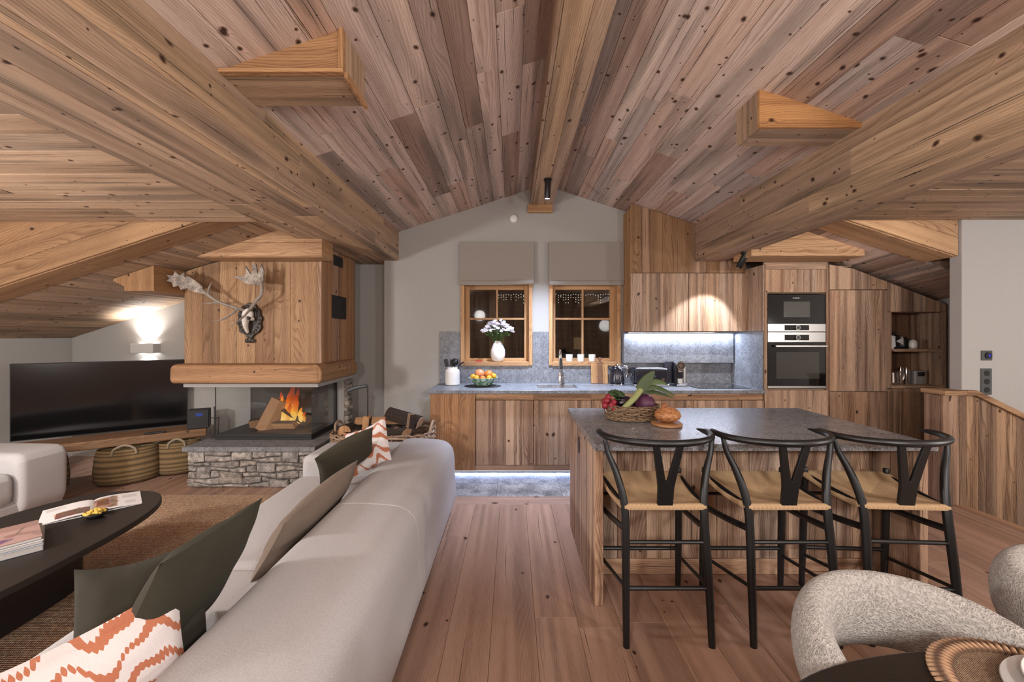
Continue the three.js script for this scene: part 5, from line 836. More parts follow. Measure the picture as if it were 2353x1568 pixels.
// ---------------------------------------------------------------- lounge floor: rug, coffee table
{
  const g = boxAB([-3.2, 0.001, -3.6], [-1.25, 0.014, -0.9], 0.004);
  single('jute_rug', muv(g, 2, 0.42, 0.42), std({ color: col(1, 0.97, 0.95), map: T_JUTE, bumpMap: T_JUTE, bumpScale: 0.012, roughness: 1 }), 'large chunky woven jute rug under the coffee table', 'rug');
}
{
  const t = thing('coffee_table', 'long oval dark stained coffee table with a block base', 'coffee table', [-2.57, 0.014, -1.9], 0.04);
  const sup = (a, b, n, N = 72) => { const o = []; for (let i = 0; i < N; i++) { const q = i / N * Math.PI * 2, c = Math.cos(q), s = Math.sin(q); o.push([Math.sign(c) * Math.pow(Math.abs(c), 2 / n) * a, Math.sign(s) * Math.pow(Math.abs(s), 2 / n) * b]); } return o; };
  const dm = std({ color: col(0.022, 0.019, 0.018), map: TEX.oak, bumpMap: TEX.oak, bumpScale: 0.0005, roughness: 0.5 });
  part(t, 'table_top', muv(at(extrude(sup(0.44, 0.83, 2.6), 0.026, 0.004).rotateX(-Math.PI / 2), 0, 0.348, 0), 2, 0.8, 3.2), dm);
  part(t, 'base', muv(at(extrude(sup(0.2, 0.52, 3.4), 0.335, 0.003).rotateX(-Math.PI / 2), -0.06, 0.006, 0.05), 2, 0.8, 3.2), dm);
  const printed = (seed, draw) => { const c = document.createElement('canvas'); c.width = 512; c.height = 384; const x = c.getContext('2d'); draw(x, rng(seed)); const tx = new THREE.CanvasTexture(c); tx.colorSpace = THREE.SRGBColorSpace; return std({ map: tx, roughness: 0.45 }); };
  const blocks = (x, r, list) => list.forEach(([a, b, w, h, c]) => { x.fillStyle = c; x.fillRect(a, b, w, h); for (let i = 0; i < 26; i++) { x.fillStyle = `rgba(${40 + r() * 120},${30 + r() * 90},${25 + r() * 70},0.35)`; x.beginPath(); x.ellipse(a + r() * w, b + r() * h, r() * w * 0.18, r() * h * 0.14, r() * 3, 0, 7); x.save(); x.restore(); x.fill(); } });
  const lines = (x, a, b, w, n) => { x.fillStyle = '#8a8583'; for (let i = 0; i < n; i++) x.fillRect(a, b + i * 11, w * (i % 4 === 3 ? 0.6 : 1), 4); };
  const pageL = printed(3, (x, r) => { x.fillStyle = '#d8d2d0'; x.fillRect(0, 0, 512, 384); blocks(x, r, [[150, 190, 330, 150, '#6d4f49']]); lines(x, 40, 30, 190, 7); }), pageR = printed(7, (x, r) => { x.fillStyle = '#d6d0ce'; x.fillRect(0, 0, 512, 384); blocks(x, r, [[0, 40, 250, 300, '#9a7a68'], [30, 90, 130, 160, '#6a4330']]); lines(x, 300, 60, 170, 8); lines(x, 330, 230, 120, 7); });
  const mz = thing('magazine', 'open magazine with photo pages near the far end of the coffee table', 'magazine', [-2.585, 0.394, -2.46], Math.atan2(0.3, 0.3) + 0.0);
  const page = (s, m) => { const g = new THREE.PlaneGeometry(0.215, 0.28, 14, 1), p = g.attributes.position; g.rotateX(-Math.PI / 2); for (let i = 0; i < p.count; i++) { const q = clamp(p.getX(i) * s / 0.215 + 0.5, 0, 1); p.setY(i, 0.003 + 0.013 * Math.sin(Math.pow(q, 0.6) * Math.PI) * (1 - q * 0.4)); } g.translate(s * 0.1075, 0, 0); g.computeVertexNormals(); part(mz, 'page', g, m); };
  page(-1, pageL); page(1, pageR); part(mz, 'page_block', at(box(0.42, 0.003, 0.278, 0.001), 0, 0.0015, 0), M.white);
  const bw = thing('snack_bowl', 'small dark bowl of yellow snacks on the coffee table', 'bowl', [-2.44, 0.393, -2.33]);
  part(bw, 'bowl', lathe([[0.0, 0.002], [0.03, 0], [0.052, 0.02], [0.056, 0.03], [0.05, 0.022], [0.0, 0.009]], 28), M.blackMatt);
  const nuts = []; const r = rng(5); for (let i = 0; i < 46; i++) { const a = r() * 6.28, d = Math.sqrt(r()) * 0.046; nuts.push(at(new THREE.SphereGeometry(0.0065 + r() * 0.003, 8, 6).scale(1.3, 0.8, 1), Math.cos(a) * d, 0.024 + r() * 0.012 + (0.05 - d) * 0.2, Math.sin(a) * d)); }
  const nt = part(bw, 'snacks', merge(nuts), std({ color: col(0.55, 0.36, 0.06), roughness: 0.6 })); nt.userData.kind = 'stuff';
  const cover = printed(11, (x, r2) => { x.fillStyle = '#8d6f66'; x.fillRect(0, 0, 512, 384); const g = x.createLinearGradient(0, 0, 0, 150); x.fillStyle = '#4d72b8'; x.fillRect(0, 0, 330, 130); blocks(x, r2, [[0, 120, 512, 264, '#a08078']]); });
  const book = (label, y, h, w, d, a, m, dx = 0) => { const b = thing('coffee_table_book', label, 'book', [-2.56 + dx, y, -1.93], a); part(b, 'pages', at(box(w - 0.006, h - 0.006, d - 0.006, 0), 0, h / 2, 0), M.white); part(b, 'cover', merge([at(box(w, 0.003, d, 0.001), 0, 0.0015, 0), at(box(0.003, h, d, 0.001), -w / 2, h / 2, 0)]), std({ color: col(0.35, 0.4, 0.46), roughness: 0.5 })); part(b, 'front_cover', new THREE.BoxGeometry(w, 0.003, d).translate(0, h - 0.0015, 0), m); };
  book('thick book at the bottom of the stack on the coffee table', 0.393, 0.03, 0.38, 0.3, 0.85, std({ color: col(0.4, 0.42, 0.45), roughness: 0.5 })); book('middle book of the stack on the coffee table', 0.4235, 0.016, 0.37, 0.29, 0.88, std({ color: col(0.5, 0.47, 0.45), roughness: 0.5 })); book('picture book with a sky and village cover on top of the stack', 0.44, 0.016, 0.365, 0.285, 0.92, cover, -0.01);
}
// ---------------------------------------------------------------- log basket
function wicker(t, loop, y0, y1, rows, r, stakes, mats, flare = 0) {   // loop(a, o) -> [x, z] pushed out by o; one withy per row, woven in and out of the stakes
  for (let k = 0; k < rows; k++) {
    const y = lerp(y0, y1, k / (rows - 1)), pts = []; const N = stakes * 2;
    for (let i = 0; i < N; i++) { const a = i / N, o = ((i + k) % 2 ? 1 : -1) * r * 0.8 + flare * (k / rows); const [x, z] = loop(a, o); pts.push([x, y + Math.sin(i * 1.7 + k * 2.3) * r * 0.5, z]); }
    part(t, 'withy', sweep(pts, () => r, N * 2, 6, null, true), mats[k % mats.length]);
  }
  for (let i = 0; i < stakes; i++) { const [x, z] = loop((i + 0.25) / stakes, flare * 0.0), [x2, z2] = loop((i + 0.25) / stakes, flare); part(t, 'stake', rod([x, y0 - r, z], [x2, y1 + r, z2], r * 0.8, 6), mats[0]); }
}
const rloop = (hw, hd, p = 5) => (a, o) => { const q = a * Math.PI * 2, c = Math.cos(q), s = Math.sin(q); return [Math.sign(c) * Math.pow(Math.abs(c), 2 / p) * (hw + o), Math.sign(s) * Math.pow(Math.abs(s), 2 / p) * (hd + o)]; };
const WICK = [[0.27, 0.17, 0.11], [0.33, 0.22, 0.15], [0.22, 0.14, 0.09], [0.38, 0.27, 0.19]].map((c) => std({ color: col(...c), roughness: 0.75 }));
{
  const t = thing('log_basket', 'large brown wicker log basket filled with firewood behind the sofa', 'basket', [-1.27, 0.012, -4.0]);
  wicker(t, rloop(0.44, 0.27), 0.012, 0.5, 21, 0.0115, 26, WICK, 0.03);
  part(t, 'floor', at(box(0.86, 0.012, 0.52, 0.004), 0, 0.006, 0), WICK[2]);
  for (const s of [1, -1]) part(t, 'rim_handle', sweep([[s * 0.46, 0.49, -0.1], [s * 0.475, 0.56, -0.06], [s * 0.475, 0.58, 0], [s * 0.475, 0.56, 0.06], [s * 0.46, 0.49, 0.1]], () => 0.013, 20, 8), WICK[1]);
  part(t, 'filling', muv(at(box(0.8, 0.34, 0.46, 0.02), 0, 0.19, 0), 0, 0.4, 0.4), BARK);
  const L = [['pale split log lying along the back of the wicker basket', 0.5, 0.08, 1.7, [-1.36, 0.575, -4.12], [1, 0.02, 0], LOG_A, -2.2], ['thick dark bark log lying slanted at the top right of the basket', 0.36, 0.085, 3.0, [-1.1, 0.615, -4.06], [0.9, -0.22, 0.15], LOG_C, 0.2], ['short round log end facing out at the left of the basket', 0.3, 0.06, 5.4, [-1.64, 0.525, -3.93], [0.15, 0.15, 1], LOG_A, 0], ['pale split log standing upright in the middle of the basket', 0.3, 0.06, 1.5, [-1.44, 0.515, -3.9], [0.15, 1, 0.1], LOG_A, 1.2], ['grey split log standing at the right of the basket', 0.32, 0.055, 1.6, [-1.02, 0.52, -3.92], [0.12, 1, -0.1], LOG_C, 0.6], ['dark bark log lying at the front left of the basket', 0.32, 0.065, 5.0, [-1.54, 0.49, -3.88], [0.4, 0.1, 1], LOG_B, 0.2], ['brown split log lying at the front right of the basket', 0.36, 0.075, 2.4, [-1.13, 0.49, -3.88], [0.7, 0.15, 0.6], LOG_B, 0.9], ['short log under the slanted dark log in the basket', 0.34, 0.06, 5.6, [-1.2, 0.485, -4.05], [0.3, 0.1, 1], LOG_B, 0]];
  for (const [label, l, r, w, p, d, m, s] of L) splitLog(label, l, r, w, p, d, m, s, 'split logs in the wicker basket');
  const cart = thing('trolley_handle', 'dark metal trolley handle rising out of the log basket', 'handle', [-1.63, 0.5, -3.99]);
  part(cart, 'rod', rod([0.22, -0.05, 0.1], [0.22, 0.455, 0.1], 0.006), M.iron);
  part(cart, 'grip', sweep([[0.215, 0.462, 0.1], [0.1, 0.44, 0.1], [0.02, 0.41, 0.1]], () => [0.011, 0.017], 10, 12), std({ color: col(0.05, 0.055, 0.065), roughness: 0.45 }));
}
// ---------------------------------------------------------------- things on the worktop and the sills
const WT = 0.881;
const blackEnam = phy({ color: col(0.012, 0.012, 0.018), roughness: 0.2, clearcoat: 0.6, clearcoatRoughness: 0.1 });
{
  const t = thing('utensil_crock', 'white stoneware crock at the left end of the worktop', 'crock', [-0.69, WT, -4.62]);
  part(t, 'crock', lathe([[0, 0], [0.078, 0], [0.084, 0.012], [0.084, 0.15], [0.078, 0.175], [0.06, 0.19], [0.062, 0.205], [0.054, 0.206], [0.052, 0.188], [0.074, 0.16], [0.074, 0.02], [0, 0.014]], 36), M.ceramic);
  const ut = (n, label, x, tilt, g) => { const u = thing(n, label, 'utensil', [-0.69 + x, WT + 0.02, -4.62], 0); part(u, 'shaft', rod([0, 0, 0], [tilt, 0.21, 0.005], 0.0055), M.black); part(u, 'head', g, M.black); };
  ut('ladle', 'black ladle standing in the white crock', 0.01, 0.02, at(new THREE.SphereGeometry(0.042, 18, 12, 0, 6.3, 0, 1.9).rotateX(1.2), 0.02, 0.245, 0.01)); ut('spatula', 'black spatula leaning left in the white crock', -0.02, -0.045, at(box(0.045, 0.09, 0.006, 0.003).rotateZ(0.2), -0.052, 0.235, 0.004)); ut('serving_spoon', 'black serving spoon leaning right in the white crock', 0.025, 0.05, sweep([[0.05, 0.2, 0.005], [0.075, 0.225, 0.012], [0.11, 0.245, 0.02]], (q) => [0.006 + 0.022 * Math.sin(q * 3.1), 0.008], 10, 10)); ut('whisk', 'black slotted turner in the middle of the white crock', 0.0, 0.0, at(box(0.055, 0.08, 0.006, 0.003), 0, 0.235, 0.012));
}
single('serving_mat', at(new THREE.CylinderGeometry(0.205, 0.205, 0.006, 48).scale(1, 1, 0.7), -0.33, WT + 0.0035, -4.49), std({ color: col(0.03, 0.032, 0.036), roughness: 0.6 }), 'dark oval mat under the fruit bowl', 'mat');
{
  const T_GLAZE = dataTex(256, 128, (u, v) => { const s = Math.sin((u * 14 + nG1(u * 16, v * 8) * 1.5) * 6.2832); const k = nG2(u * 128, v * 64) * 24; return s > 0.1 ? [88 + k, 122 + k, 96 + k] : [170 + k, 184 + k, 166 + k]; });
  const t = thing('fruit_bowl', 'green streaked ceramic bowl of fruit on the worktop', 'bowl', [-0.325, WT + 0.007, -4.49]);
  part(t, 'bowl', lathe([[0, 0], [0.085, 0], [0.1, 0.02], [0.135, 0.06], [0.165, 0.09], [0.168, 0.096], [0.158, 0.094], [0.125, 0.06], [0.085, 0.022], [0, 0.012]], 48), phy({ map: T_GLAZE, roughness: 0.25, clearcoat: 0.5 }));
  const T_PEEL = dataTex(64, 64, (u, v) => { const k = 225 + (nG2(u * 64, v * 64) - 0.5) * 30; return [k, k, k]; });
  const fr = (n, label, x, y, z, r, c, st = 1) => { const f = thing(n, label, 'fruit', [-0.325 + x, WT + 0.007 + y, -4.49 + z], x * 9, 'fruit in the green bowl'); part(f, 'flesh', new THREE.SphereGeometry(r, 24, 16).scale(1, st, 1), std({ color: col(...c), map: T_PEEL, bumpMap: T_PEEL, bumpScale: 0.002, roughness: 0.45 })); part(f, 'stem_scar', at(new THREE.SphereGeometry(r * 0.12, 8, 6), 0, r * st * 0.97, 0), std({ color: col(0.16, 0.11, 0.04), roughness: 0.9 })); };
  const or = [0.78, 0.24, 0.04], ye = [0.86, 0.42, 0.025], pk = [0.8, 0.3, 0.13];
  fr('grapefruit', 'large pink orange grapefruit at the left top of the bowl', -0.04, 0.135, 0, 0.056, pk, 0.92); fr('grapefruit', 'pink orange grapefruit at the right top of the bowl', 0.062, 0.128, -0.01, 0.05, or, 0.92);
  fr('lemon', 'small yellow orange at the far left rim of the bowl', -0.112, 0.1, 0.01, 0.033, ye); fr('lemon', 'small yellow orange at the far right rim of the bowl', 0.118, 0.106, 0.0, 0.033, ye); fr('lemon', 'small yellow orange in front of the left grapefruit', -0.07, 0.094, 0.075, 0.032, ye); fr('lemon', 'small yellow orange in the front middle of the bowl', 0.0, 0.09, 0.09, 0.032, or); fr('lemon', 'small yellow orange in front of the right grapefruit', 0.07, 0.092, 0.07, 0.032, ye); fr('lemon', 'small yellow orange behind the two grapefruits', 0.01, 0.11, -0.075, 0.034, or);
}
{
  const t = thing('kitchen_tap', 'tall chrome spring tap behind the sink', 'tap', [0.565, WT, -4.705]);
  part(t, 'base', lathe([[0, 0], [0.028, 0], [0.028, 0.012], [0.02, 0.02], [0.02, 0.13], [0, 0.13]], 24), M.chrome);
  part(t, 'riser', rod([0, 0.12, 0], [0, 0.34, 0], 0.013, 14), M.chrome); part(t, 'bend', sweep([[0, 0.33, 0], [0, 0.385, 0.015], [0, 0.4, 0.06], [0, 0.375, 0.1], [0, 0.3, 0.115]], () => 0.012, 24, 12), M.chrome);
  part(t, 'spray_head', sweep([[0, 0.31, 0.115], [0, 0.24, 0.115], [0, 0.19, 0.117]], (q) => lerp(0.016, 0.02, q), 10, 16), M.black); part(t, 'lever', merge([rod([0, 0.08, 0], [0.075, 0.095, 0.0], 0.008, 10), at(new THREE.CylinderGeometry(0.012, 0.012, 0.03, 14).rotateZ(1.57), 0.025, 0.08, 0)]), M.chrome); part(t, 'holder', rod([0, 0.25, 0], [0, 0.25, 0.1], 0.006, 8), M.chrome);
}
// cups, vase and flowers on the sills
{
  const SY = 1.138;
  ['left', 'middle', 'right'].forEach((w, i) => { const t = thing('small_cup', `${w} one of three pale ceramic cups on the right window sill`, 'cup', [0.695 + i * 0.138, SY, -4.83]); part(t, 'cup', lathe([[0, 0], [0.034, 0], [0.038, 0.006], [0.043, 0.085], [0.04, 0.085], [0.034, 0.012], [0, 0.01]], 28), M.ceramic); part(t, 'wax', at(new THREE.CylinderGeometry(0.037, 0.036, 0.004, 20), 0, 0.07, 0), M.white); });
  const t = thing('flower_vase', 'white egg shaped vase on the left window sill', 'vase', [-0.172, SY, -4.845]);
  part(t, 'vase', lathe([[0, 0], [0.05, 0], [0.072, 0.02], [0.09, 0.08], [0.086, 0.14], [0.062, 0.2], [0.045, 0.235], [0.046, 0.25], [0.04, 0.25], [0.04, 0.235], [0.055, 0.2], [0.0, 0.18]], 36), M.ceramic);
  const r = rng(77), b = thing('flower_bunch', 'loose bunch of small white flowers in the egg shaped vase', 'flowers', [-0.172, SY + 0.2, -4.83]);
  const stemM = std({ color: col(0.07, 0.13, 0.035), roughness: 0.7 }), petM = phy({ color: col(0.82, 0.78, 0.84), roughness: 0.7 }), leafM = std({ color: col(0.09, 0.16, 0.05), roughness: 0.6, side: THREE.DoubleSide });
  const petal = new THREE.SphereGeometry(0.011, 6, 4).scale(1, 0.3, 0.6).translate(0.011, 0, 0), head = []; for (let k = 0; k < 6; k++) head.push(petal.clone().rotateZ(0.3).rotateY(k * 1.047)); const HG = merge(head);
  for (let i = 0; i < 95; i++) {
    const a = r() * 6.28, d = Math.sqrt(r()) * 0.19, y = 0.1 + 0.2 * (1 - (d / 0.2) ** 2 * 0.75) * (0.7 + r() * 0.35), x = Math.cos(a) * d, z = Math.sin(a) * d * 0.42 + 0.02;
    part(b, 'stem', sweep([[x * 0.08, -0.02, z * 0.08], [x * 0.45, y * 0.55, z * 0.45], [x, y, z]], () => 0.0016, 6, 4), stemM);
    const f = part(b, 'blossom', HG, petM); f.position.set(x, y + 0.003, z); f.rotation.set((r() - 0.2) * 1.3, r() * 6, (r() - 0.5) * 1.2); f.scale.setScalar(1.0 + r() * 0.6);
    if (i % 3 === 0) { const lf = part(b, 'leaf', new THREE.SphereGeometry(0.02, 8, 5).scale(1, 0.12, 0.45), leafM); lf.position.set(x * 0.8, y * 0.72, z * 0.8); lf.rotation.set(r() * 2, r() * 6, r() * 1.4); }
  }
  single('folded_knife', at(box(0.085, 0.014, 0.02, 0.005), -0.4, SY + 0.0075, -4.83), std({ color: col(0.4, 0.03, 0.025), roughness: 0.35 }), 'small red pocket knife lying on the left window sill', 'pocket knife');
}
// boards leaning on the splashback
[['pale wooden chopping board leaning left beside the dark board', 0.985, 0.085, 0.225, [0.9, 0.74, 0.54], 0], ['dark chopping board with a pierced handle between two pale boards', 1.048, 0.06, 0.25, [0.34, 0.24, 0.19], 1], ['pale wooden chopping board leaning right beside the kettle', 1.105, 0.06, 0.225, [0.9, 0.72, 0.5], 0]].forEach(([label, x, w, h, c, dark], i) => {
  const t = thing('chopping_board', label, 'chopping board', [x, WT + 0.001, -4.745 + i * 0.016]); t.rotation.x = -0.07;
  const m = wood('honey', c, 0.55); part(t, 'board', muv(at(box(w, h, 0.014, 0.004), 0, h / 2, 0), 1, 0.8, 3.2), m);
  if (dark) { const s = new THREE.Shape(); s.absarc(0, 0.045, 0.02, 0, 6.283); const hh = new THREE.Path(); hh.absarc(0, 0.045, 0.009, 0, 6.283); s.holes.push(hh); part(t, 'handle', merge([new THREE.ExtrudeGeometry(s, { depth: 0.012, bevelEnabled: false, curveSegments: 18 }).translate(0, h, -0.006), at(box(0.026, 0.04, 0.012, 0.003), 0, h + 0.014, 0)].map((g) => muv(g, 1, 0.8, 3.2))), m); }
});
const letters = (text, w = 256, h = 64, bg = '#0c0c10', fg = '#d0d0d4', px = 40) => { const c = document.createElement('canvas'); c.width = w; c.height = h; const x = c.getContext('2d'); x.fillStyle = bg; x.fillRect(0, 0, w, h); x.fillStyle = fg; x.font = `bold ${px}px sans-serif`; x.textAlign = 'center'; x.textBaseline = 'middle'; x.fillText(text, w / 2, h / 2); const t = new THREE.CanvasTexture(c); t.colorSpace = THREE.SRGBColorSpace; return std({ map: t, roughness: 0.35 }); };
{
  const t = thing('electric_kettle', 'glossy black kettle with chrome base beside the chopping boards', 'kettle', [1.21, WT + 0.0, -4.6]);
  part(t, 'base', lathe([[0, 0], [0.088, 0], [0.09, 0.012], [0.086, 0.02], [0, 0.02]], 36), M.chrome);
  part(t, 'body', lathe([[0, 0.022], [0.086, 0.022], [0.088, 0.05], [0.08, 0.13], [0.064, 0.19], [0.05, 0.215], [0, 0.218]], 36), blackEnam);
  part(t, 'lid', lathe([[0, 0.24], [0.012, 0.238], [0.012, 0.228], [0.046, 0.222], [0.05, 0.214], [0, 0.213]], 24), M.chrome);
  part(t, 'handle', sweep([[0.05, 0.205, 0], [0.1, 0.212, 0], [0.122, 0.18, 0], [0.12, 0.12, 0], [0.108, 0.085, 0]], () => [0.009, 0.014], 24, 10), M.chrome); part(t, 'spout', sweep([[-0.06, 0.17, 0.02], [-0.08, 0.19, 0.025], [-0.092, 0.203, 0.028]], (q) => lerp(0.022, 0.012, q), 8, 12), blackEnam);
  const lg = []; for (let i = 0; i < 4; i++) lg.push(at(box(0.014, 0.018, 0.003, 0.001), -0.033 + i * 0.022, 0.115, 0.0825)); part(t, 'raised_letters', merge(lg), M.chrome);
}
{
  const t = thing('toaster', 'wide glossy black two slot toaster with chrome base', 'toaster', [1.58, WT, -4.58]);
  part(t, 'base', at(box(0.4, 0.024, 0.18, 0.008), 0, 0.012, 0), M.chrome); part(t, 'body', at(new RoundedBoxGeometry(0.395, 0.18, 0.185, 5, 0.035), 0, 0.113, 0), blackEnam);
  part(t, 'slot', at(box(0.29, 0.003, 0.03, 0.001), 0, 0.203, 0.03), M.steel); part(t, 'slot', at(box(0.29, 0.003, 0.03, 0.001), 0, 0.203, -0.03), M.steel); part(t, 'lever', at(box(0.014, 0.02, 0.03, 0.004), -0.205, 0.12, 0), M.chrome);
  const lg = []; for (let i = 0; i < 4; i++) lg.push(at(box(0.016, 0.022, 0.003, 0.001), -0.05 + i * 0.028, 0.11, 0.0935)); part(t, 'raised_letters', merge(lg), M.chrome); part(t, 'dial', at(new THREE.CylinderGeometry(0.018, 0.018, 0.014, 20).rotateX(1.57), 0.12, 0.075, 0.096), M.chrome);
}
{
  const t = thing('coffee_machine', 'black and chrome capsule coffee machine right of the toaster', 'coffee machine', [1.88, WT, -4.58]);
  part(t, 'water_tank', at(new THREE.CylinderGeometry(0.045, 0.045, 0.25, 24), -0.06, 0.145, -0.04), phy({ color: col(0.05, 0.05, 0.07), roughness: 0.15, clearcoat: 0.4 })); part(t, 'body', at(new RoundedBoxGeometry(0.11, 0.25, 0.17, 4, 0.02), 0.02, 0.15, -0.03), blackEnam);
  part(t, 'brew_head', merge([at(new THREE.CylinderGeometry(0.048, 0.05, 0.09, 28).rotateX(1.57), 0.02, 0.235, 0.06), at(box(0.05, 0.04, 0.05, 0.008), 0.02, 0.18, 0.07)]), M.chrome); part(t, 'lens_ring', at(new THREE.TorusGeometry(0.03, 0.007, 10, 28), 0.02, 0.235, 0.107), blackEnam);
  part(t, 'drip_tray', at(box(0.12, 0.03, 0.16, 0.006), 0.02, 0.017, 0.06), M.chrome); part(t, 'grille', at(box(0.1, 0.003, 0.12, 0.001), 0.02, 0.0335, 0.065), M.black); part(t, 'cup_support', at(new THREE.CylinderGeometry(0.04, 0.042, 0.05, 24), 0.02, 0.06, 0.075), M.steel); part(t, 'side_tank', at(new THREE.CylinderGeometry(0.024, 0.026, 0.2, 20), 0.098, 0.11, 0.0), M.steel);
}
{
  const t = thing('induction_hob', 'flat black glass induction hob set on the worktop', 'hob', [2.29, WT + 0.0005, -4.5]);
  part(t, 'glass_plate', at(box(0.58, 0.005, 0.42, 0.001), 0, 0.0025, 0), phy({ color: col(0.012, 0.012, 0.014), roughness: 0.06, clearcoat: 0.5 }));
  for (const [x, z, r] of [[-0.15, -0.08, 0.09], [0.15, -0.08, 0.075], [-0.15, 0.1, 0.075], [0.15, 0.09, 0.09]]) part(t, 'cooking_zone', at(new THREE.RingGeometry(r - 0.003, r, 40).rotateX(-Math.PI / 2), x, 0.0056, z), std({ color: col(0.25, 0.25, 0.26), roughness: 0.5 }));
}
// ---------------------------------------------------------------- in the open niche
{
  const s1 = 1.313, s0 = 0.927, Z = -4.33;
  const box1 = thing('white_carton', 'narrow white carton at the left end of the upper niche shelf', 'carton', [4.045, s1, Z + 0.06]); part(box1, 'carton', at(box(0.03, 0.135, 0.08, 0.002), 0, 0.0685, 0), M.white); part(box1, 'flap', at(box(0.028, 0.004, 0.078, 0.001), 0, 0.138, 0), M.white);
  const mk = thing('coffee_pot', 'black coffee pot with a triangular white panel on the upper niche shelf', 'coffee pot', [4.15, s1, Z]);
  part(mk, 'body', lathe([[0, 0], [0.055, 0], [0.062, 0.02], [0.05, 0.085], [0.058, 0.13], [0.05, 0.145], [0, 0.15]], 24), blackEnam); part(mk, 'knob', at(new THREE.SphereGeometry(0.016, 12, 10), 0, 0.165, 0), M.black); part(mk, 'panel', at(extrude([[-0.045, 0], [0.025, 0.038], [0.025, -0.038]], 0.004, 0.002), 0.02, 0.08, 0.055), M.ceramic); part(mk, 'handle', sweep([[0.05, 0.13, 0], [0.09, 0.12, 0], [0.085, 0.04, 0], [0.06, 0.02, 0]], () => 0.008, 16, 8), M.ceramic);
  const jr = thing('lidded_jar', 'dark lidded jar in the middle of the upper niche shelf', 'jar', [4.27, s1, Z - 0.02]); part(jr, 'jar', lathe([[0, 0], [0.04, 0], [0.046, 0.02], [0.046, 0.1], [0.03, 0.12], [0, 0.12]], 24), M.black); part(jr, 'lid', at(new THREE.CylinderGeometry(0.036, 0.036, 0.014, 24), 0, 0.135, 0), wood('old', [0.36, 0.2, 0.15]));
  const eg = thing('white_shaker', 'rounded white shaker in front of the dark lidded jar', 'shaker', [4.285, s1, Z + 0.075]); part(eg, 'body', lathe([[0, 0], [0.03, 0], [0.034, 0.02], [0.034, 0.06], [0.025, 0.09], [0.0, 0.098]], 24), M.ceramic); part(eg, 'collar', at(new THREE.CylinderGeometry(0.033, 0.034, 0.008, 24), 0, 0.018, 0), M.steel);
  const dc = thing('glass_carafe', 'clear glass carafe with a tall stopper on the upper niche shelf', 'carafe', [4.4, s1, Z - 0.03]); const GL = phy({ color: col(0.96, 0.97, 0.97), transmission: 1, thickness: 0, roughness: 0.03, ior: 1.45 });
  part(dc, 'carafe', lathe([[0, 0.002], [0.038, 0], [0.042, 0.02], [0.042, 0.13], [0.02, 0.19], [0.018, 0.24], [0.022, 0.25]], 28), GL); part(dc, 'stopper', lathe([[0, 0.23], [0.012, 0.24], [0.008, 0.27], [0.014, 0.31], [0.0, 0.325]], 16), GL); part(dc, 'collar', at(new THREE.TorusGeometry(0.042, 0.002, 8, 28).rotateX(1.57), 0, 0.1, 0), M.steel);
  const cr = thing('steel_jug', 'steel jug with a lid at the left of the lower niche', 'jug', [4.12, s0, Z + 0.02]); part(cr, 'body', lathe([[0, 0], [0.05, 0], [0.052, 0.02], [0.042, 0.12], [0.046, 0.14], [0, 0.142]], 28), M.chrome); part(cr, 'lid', lathe([[0, 0.175], [0.01, 0.172], [0.012, 0.15], [0.045, 0.147], [0.045, 0.14], [0, 0.14]], 20), M.chrome); part(cr, 'handle', sweep([[0.044, 0.135, 0.02], [0.085, 0.125, 0.03], [0.082, 0.05, 0.03], [0.05, 0.02, 0.02]], () => 0.007, 18, 8), M.chrome);
  [['taller steel canister in the lower niche beside the steel jug', 4.205, 0.175, 0.026], ['slim steel canister in the lower niche next to the silver box', 4.27, 0.165, 0.024]].forEach(([label, x, h, r]) => { const c = thing('steel_canister', label, 'canister', [x, s0, Z + 0.02]); part(c, 'body', lathe([[0, 0], [r, 0], [r, h], [0, h]], 24), M.chrome); part(c, 'cap', at(new THREE.CylinderGeometry(r * 0.5, r * 0.5, 0.014, 18), 0, h + 0.007, 0), M.steel); });
  const rd = thing('silver_box', 'square silver box with a dark display in the lower niche', 'radio', [4.405, s0, Z]); part(rd, 'housing', at(box(0.125, 0.145, 0.08, 0.006), 0, 0.0725, 0), std({ color: col(0.5, 0.48, 0.46), metalness: 0.5, roughness: 0.4 })); part(rd, 'display', at(box(0.075, 0.045, 0.003, 0.001), 0.004, 0.11, 0.0405), M.blackGloss); part(rd, 'antenna', rod([-0.065, 0.1, 0], [-0.1, 0.1, 0.01], 0.004, 8), M.steel);
}
